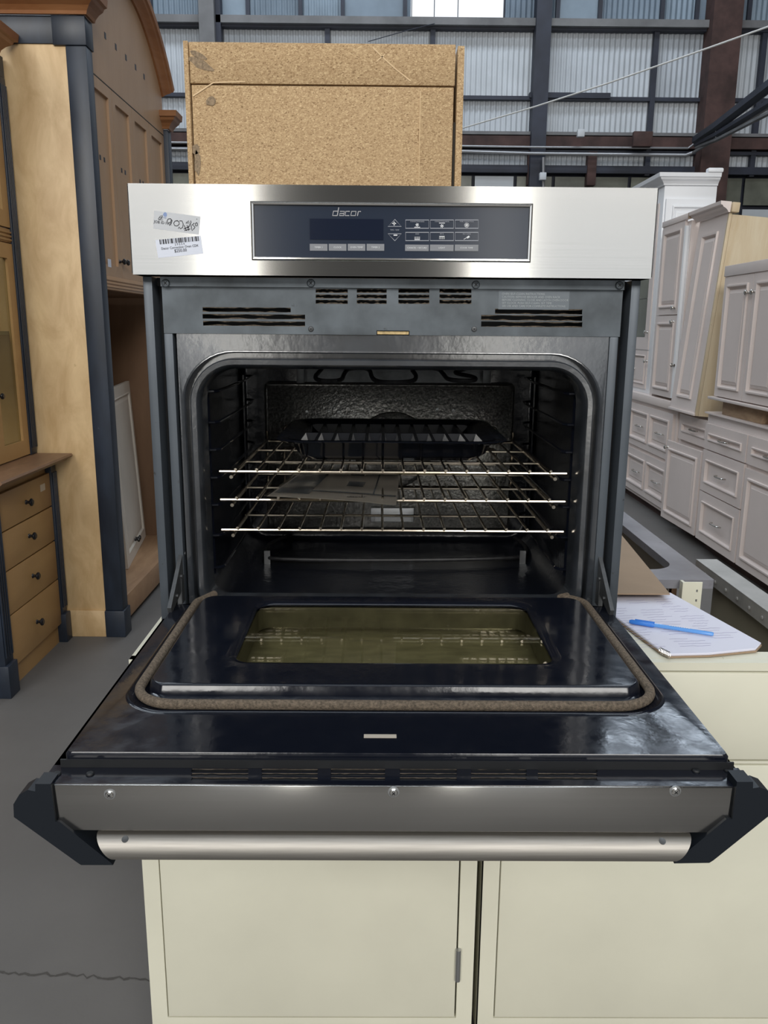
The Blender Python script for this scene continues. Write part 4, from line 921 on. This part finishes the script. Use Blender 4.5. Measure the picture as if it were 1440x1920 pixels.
# ------------------------------------------------------------------ right: row of white cabinets
def pull(mp, u, v_, w_, parent, material='nickel'):
    pts = smooth_path([mp(u-w_/2, v_, 0), mp(u-w_/2, v_, .02), mp(u-w_/4, v_, .028), mp(u+w_/4, v_, .028), mp(u+w_/2, v_, .02), mp(u+w_/2, v_, 0)], 1)
    return M().tube(pts, .0052, 6).build('pull', material, parent)
AX = 2.11
ba = thing('white_base_cabinet', 'nearest white base cabinet with a stack of three drawers', 'cabinet', (2.4, 3.3, 0))
M().box(AX+.019, 2.70, 2.45, 4.08, .09, .915, .002).build('carcass', 'white_shaded', ba)
M().box(AX+.085, 2.68, 2.46, 4.07, 0, .0898).build('toe_kick', 'rust', ba, smooth=False)
mpA = nx(AX)
for z0, z1 in ((.690, .853), (.414, .682), (.085, .406)):
    d_ = nested(M(), mpA, (3.445, 4.058, z0, z1), [(0, 0), (.058, 0), (.060, .009), (.067, .008), (.072, -.010), (.08, -.011)], .018).build('drawer', 'white_shaded', ba, smooth=False)
    pull(mpA, 3.74, (z0+z1)/2, .13, d_)
d_ = nested(M(), mpA, (2.80, 3.425, .690, .853), [(0, 0), (.058, 0), (.060, .009), (.067, .008), (.072, -.010), (.08, -.011)], .018).build('drawer', 'white_shaded', ba, smooth=False); pull(mpA, 3.12, .77, .13, d_)
nested(M(), mpA, (2.80, 3.425, .085, .665), RAISED, .018).build('cabinet_door', 'white_shaded', ba, smooth=False)
M().box(AX-.004, 2.70, 2.44, 4.085, .9152, .925).build('top', 'white_shaded', ba, smooth=False)
BX = 2.165
bb_ = thing('white_corner_cabinet', 'narrow white base cabinet with one drawer and its door ajar', 'cabinet', (2.45, 4.4, 0))
M().box(BX+.019, 2.70, 4.092, 4.715, .09, .838, .002).build('carcass', 'white_shaded', bb_)
M().box(BX+.06, 2.68, 4.10, 4.71, 0, .0898).build('toe_kick', 'rust', bb_, smooth=False)
mpB = nx(BX)
d_ = nested(M(), mpB, (4.12, 4.68, .672, .852), [(0, 0), (.058, 0), (.060, .009), (.067, .008), (.072, -.010), (.08, -.011)], .018).build('drawer', 'white_shaded', bb_, smooth=False); pull(mpB, 4.38, .765, .12, d_)
hp, far = Vector((2.118, 4.11)), Vector((2.095, 4.705)); dA = (far-hp); LB = dA.length; dA.normalize(); nB = Vector((-dA.y, dA.x))
mpD = lambda u, v_, d: (hp.x+dA.x*u+nB.x*d, hp.y+dA.y*u+nB.y*d, v_)
d_ = nested(M(), mpD, (0, LB, .082, .655), RAISED, .018).build('cabinet_door', 'white_shaded', bb_, smooth=False); knob(mpD(LB-.03, .605, 0), (nB.x, nB.y, 0), .016, 'nickel', d_)
CX = 2.15
bc = thing('white_drawer_cabinet', 'white base cabinet with two deep double-panelled drawers under the tall narrow cabinet', 'cabinet', (2.45, 5.5, 0))
M().box(CX+.019, 2.74, 4.735, 6.60, .07, .865, .002).build('carcass', 'white_shaded', bc)
M().box(CX+.07, 2.7, 4.75, 6.59, 0, .0698).build('toe_kick', 'rust', bc, smooth=False)
mpC = nx(CX)
for z0, z1 in ((.485, .835), (.105, .455)):
    d_ = M().plate((4.775, 5.90, z0, z1), [(4.84, 5.275, z0+.055, z1-.055), (5.325, 5.80, z0+.055, z1-.055)], mpC, .019).build('drawer', 'white_shaded', bc, smooth=False)
    for ya, yb in ((4.84, 5.275), (5.325, 5.80)):
        q = nested(M(), nx(CX+.002), (ya, yb, z0+.055, z1-.055), [(0, 0), (.003, .013), (.014, .012), (.022, -.012), (.05, -.013), (.056, -.005)], .016).build('drawer_panel', 'white_shaded', d_, smooth=False); pull(nx(CX+.004), (ya+yb)/2-.03, (z0+z1)/2, .15, bc)
    nested(M(), mpC, (5.92, 6.58, z0, z1), RAISED_S, .018).build('drawer', 'white_shaded', bc, smooth=False)
M().box(CX-.012, 2.75, 4.74, 6.61, .8655, .925, .004).build('top', 'white_shaded', bc)
# tall narrow cabinet standing on it
tn_ = thing('white_narrow_cabinet', 'tall narrow white cabinet with two stacked doors and knobs', 'cabinet', (2.4, 5.1, .9255))
tn_b = M(); tn_b.box(CX+.019, 2.5, 4.787, 5.395, .96, 2.195, .002); tn_b.box(CX+.019, 2.5, 4.787, 4.83, .9255, .96); tn_b.box(CX+.019, 2.5, 5.345, 5.395, .9255, .96); tn_b.build('carcass', 'white_shaded', tn_)
for z0, z1, kz in ((1.553, 2.205, 1.60), (.945, 1.545, 1.50)):
    d_ = nested(M(), mpC, (4.862, 5.325, z0, z1), RAISED, .018).build('cabinet_door', 'white_shaded', tn_, smooth=False); knob(mpC(4.93, kz, 0), (-1, 0, 0), .017, 'nickel', d_)
M().box(CX-.006, CX+.018, 4.80, 5.34, 2.2052, 2.245, .002).build('top_rail', 'white_shaded', tn_)
M().box(CX-.006, CX+.018, 4.785, 4.80, 2.2052, 2.245).build('raw_end', 'cardboard', tn_, smooth=False)
M().tube([(CX+.004, 4.815, .95), (CX+.004, 4.815, 2.16)], .022, 8).build('corner_bead', 'white_lit', tn_)
# crowned cabinet further back
tb = thing('white_crowned_cabinet', 'tallest white cabinet with crown moulding and a glazed door', 'cabinet', (2.4, 6.0, .9255))
M().box(2.20, 2.61, 5.52, 6.72, .9255, 2.54, .002).build('carcass', 'white_lit', tb)
nested(M(), xz(5.500), (2.215, 2.60, 1.0, 2.44), RAISED, .0195).build('end_panel', 'white_lit', tb, smooth=False)
cm = M(); cm.loft(crown_run((2.61, 5.52, 2.5405), (2.20, 5.52, 2.5405), (0, -1, 0)), True, True); cm.loft(crown_run((2.20, 6.72, 2.5405), (2.20, 5.52, 2.5405), (-1, 0, 0)), True, True)
cm.box(2.20, 2.61, 5.52, 6.72, 2.541, 2.62); cm.build('crown', 'white_lit', tb, smooth=False)
M().box(2.50, 2.62, 5.44, 5.5, 2.627, 2.66, .01).build('loose_moulding', 'white_lit', tb)
mpT = nx(2.19)
d_ = M().plate((5.60, 6.25, 1.28, 2.42), [(5.70, 6.15, 1.38, 2.32)], mpT, .02).build('glazed_door', 'white_shaded', tb, smooth=False)
for j in range(3):
    for k in range(2): M().box(2.2-.0105, 2.2-.0085, 5.702+.225*k, 5.923+.225*k, 1.382+.314*j, 1.69+.314*j).build('pane', 'pane_dirty', d_, smooth=False)
knob(mpT(5.64, 1.42, 0), (-1, 0, 0), .016, 'nickel', d_)
d_ = nested(M(), mpT, (5.60, 6.25, .96, 1.27), RAISED_S, .018).build('drawer', 'white_shaded', tb, smooth=False); knob(mpT(5.92, 1.11, 0), (-1, 0, 0), .016, 'nickel', d_)
knob((2.16, 5.50, 1.19), (-1, 0, 0), .016, 'nickel', tb)
# tall panelled cabinet leaning backwards, raw pine side towards the camera
lb_ = thing('white_leaning_cabinet', 'tall white panelled cabinet leaning back, with raw pine side and broken crown', 'cabinet', (2.105, 4.5, .8785), (0, R(4.4), 0))
WL = WM[lb_.name]
def wl(m_, *a, **k):       # shapes given in the leaning cabinet's own upright frame
    m_.bm.transform(WL); return m_.build(*a, **k)
LY0, LY1, LH = -.262, .228, 1.30
wl(nested(M(), nx(0), (LY0+.02, LY1, 0, LH), [(0, 0), (.10, 0), (.103, .013), (.116, .012), (.123, -.008), (.133, -.010), (.135, -.004), (.155, .002), (.157, .004)], .02), 'front_panel', 'white_shaded', lb_, smooth=False)
wl(M().box(.021, .46, LY0, LY0+.018, 0, LH-.01), 'side_board', 'pine', lb_, smooth=False)
wl(M().box(0, .0205, LY0, LY0+.0195, 0, LH, .002), 'face_stile', 'pine', lb_)
wl(M().box(.021, .46, LY1-.018, LY1, 0, LH-.01), 'side_board', 'white_shaded', lb_, smooth=False)
wl(M().box(.44, .46, LY0+.019, LY1-.019, 0, LH-.01), 'back_board', 'pine', lb_, smooth=False)
wl(M().box(-.014, .0, LY0+.0, LY1+.004, .0, .018, .003), 'base_moulding', 'white_shaded', lb_)
cm = M(); cm.loft([[(-o_*1.0, y, LH+.0005+h*.75) for o_, h in CROWN] for y in (LY0-.01, LY1+.05)], True, True); wl(cm, 'broken_crown', 'white_shaded', lb_, smooth=False)
wl(M().box(.0005, .05, LY0-.03, LY0+.04, LH+.0005, LH+.06, .004), 'crown_block', 'pine', lb_)
knob((2.13, 4.785, 1.19), (-.5, .85, 0), .016, 'nickel', bb_ if False else tn_)
# two-door wall cabinet on timber blocks
wc = thing('white_wall_cabinet', 'two-door white wall cabinet set on timber blocks over the nearest base', 'cabinet', (2.4, 3.4, 1.012))
M().box(AX+.019, 2.46, 2.80, 4.0, 1.03, 1.80, .002).build('carcass', 'white_shaded', wc)
for y0, y1, k_ in ((3.575, 3.975, 3.612), (3.17, 3.570, 3.535)):
    d_ = nested(M(), mpA, (y0, y1, 1.037, 1.762), RAISED, .018).build('cabinet_door', 'white_shaded', wc, smooth=False); knob(mpA(k_, 1.655, 0), (-1, 0, 0), .016, 'nickel', d_)
M().box(AX-.006, AX+.018, 2.80, 3.98, 1.7635, 1.826, .002).build('top_rail', 'white_shaded', wc)
M().box(AX-.018, 2.46, 2.79, 4.03, 1.0125, 1.0295, .003).build('bottom_board', 'white_shaded', wc)
for i, (y0, y1, lbx) in enumerate(((3.35, 3.90, 'rough timber block under the far end of the white wall cabinet'), (2.70, 3.28, 'rough timber block under the near end of the white wall cabinet'))):
    o = M().box(AX+.03+.02*i, 2.40, y0, y1, .9255, 1.0118, .004).build('timber_block', 'rough_wood'); tag(origin_to_base(o), lbx, 'timber', 'timber blocks under the wall cabinet')
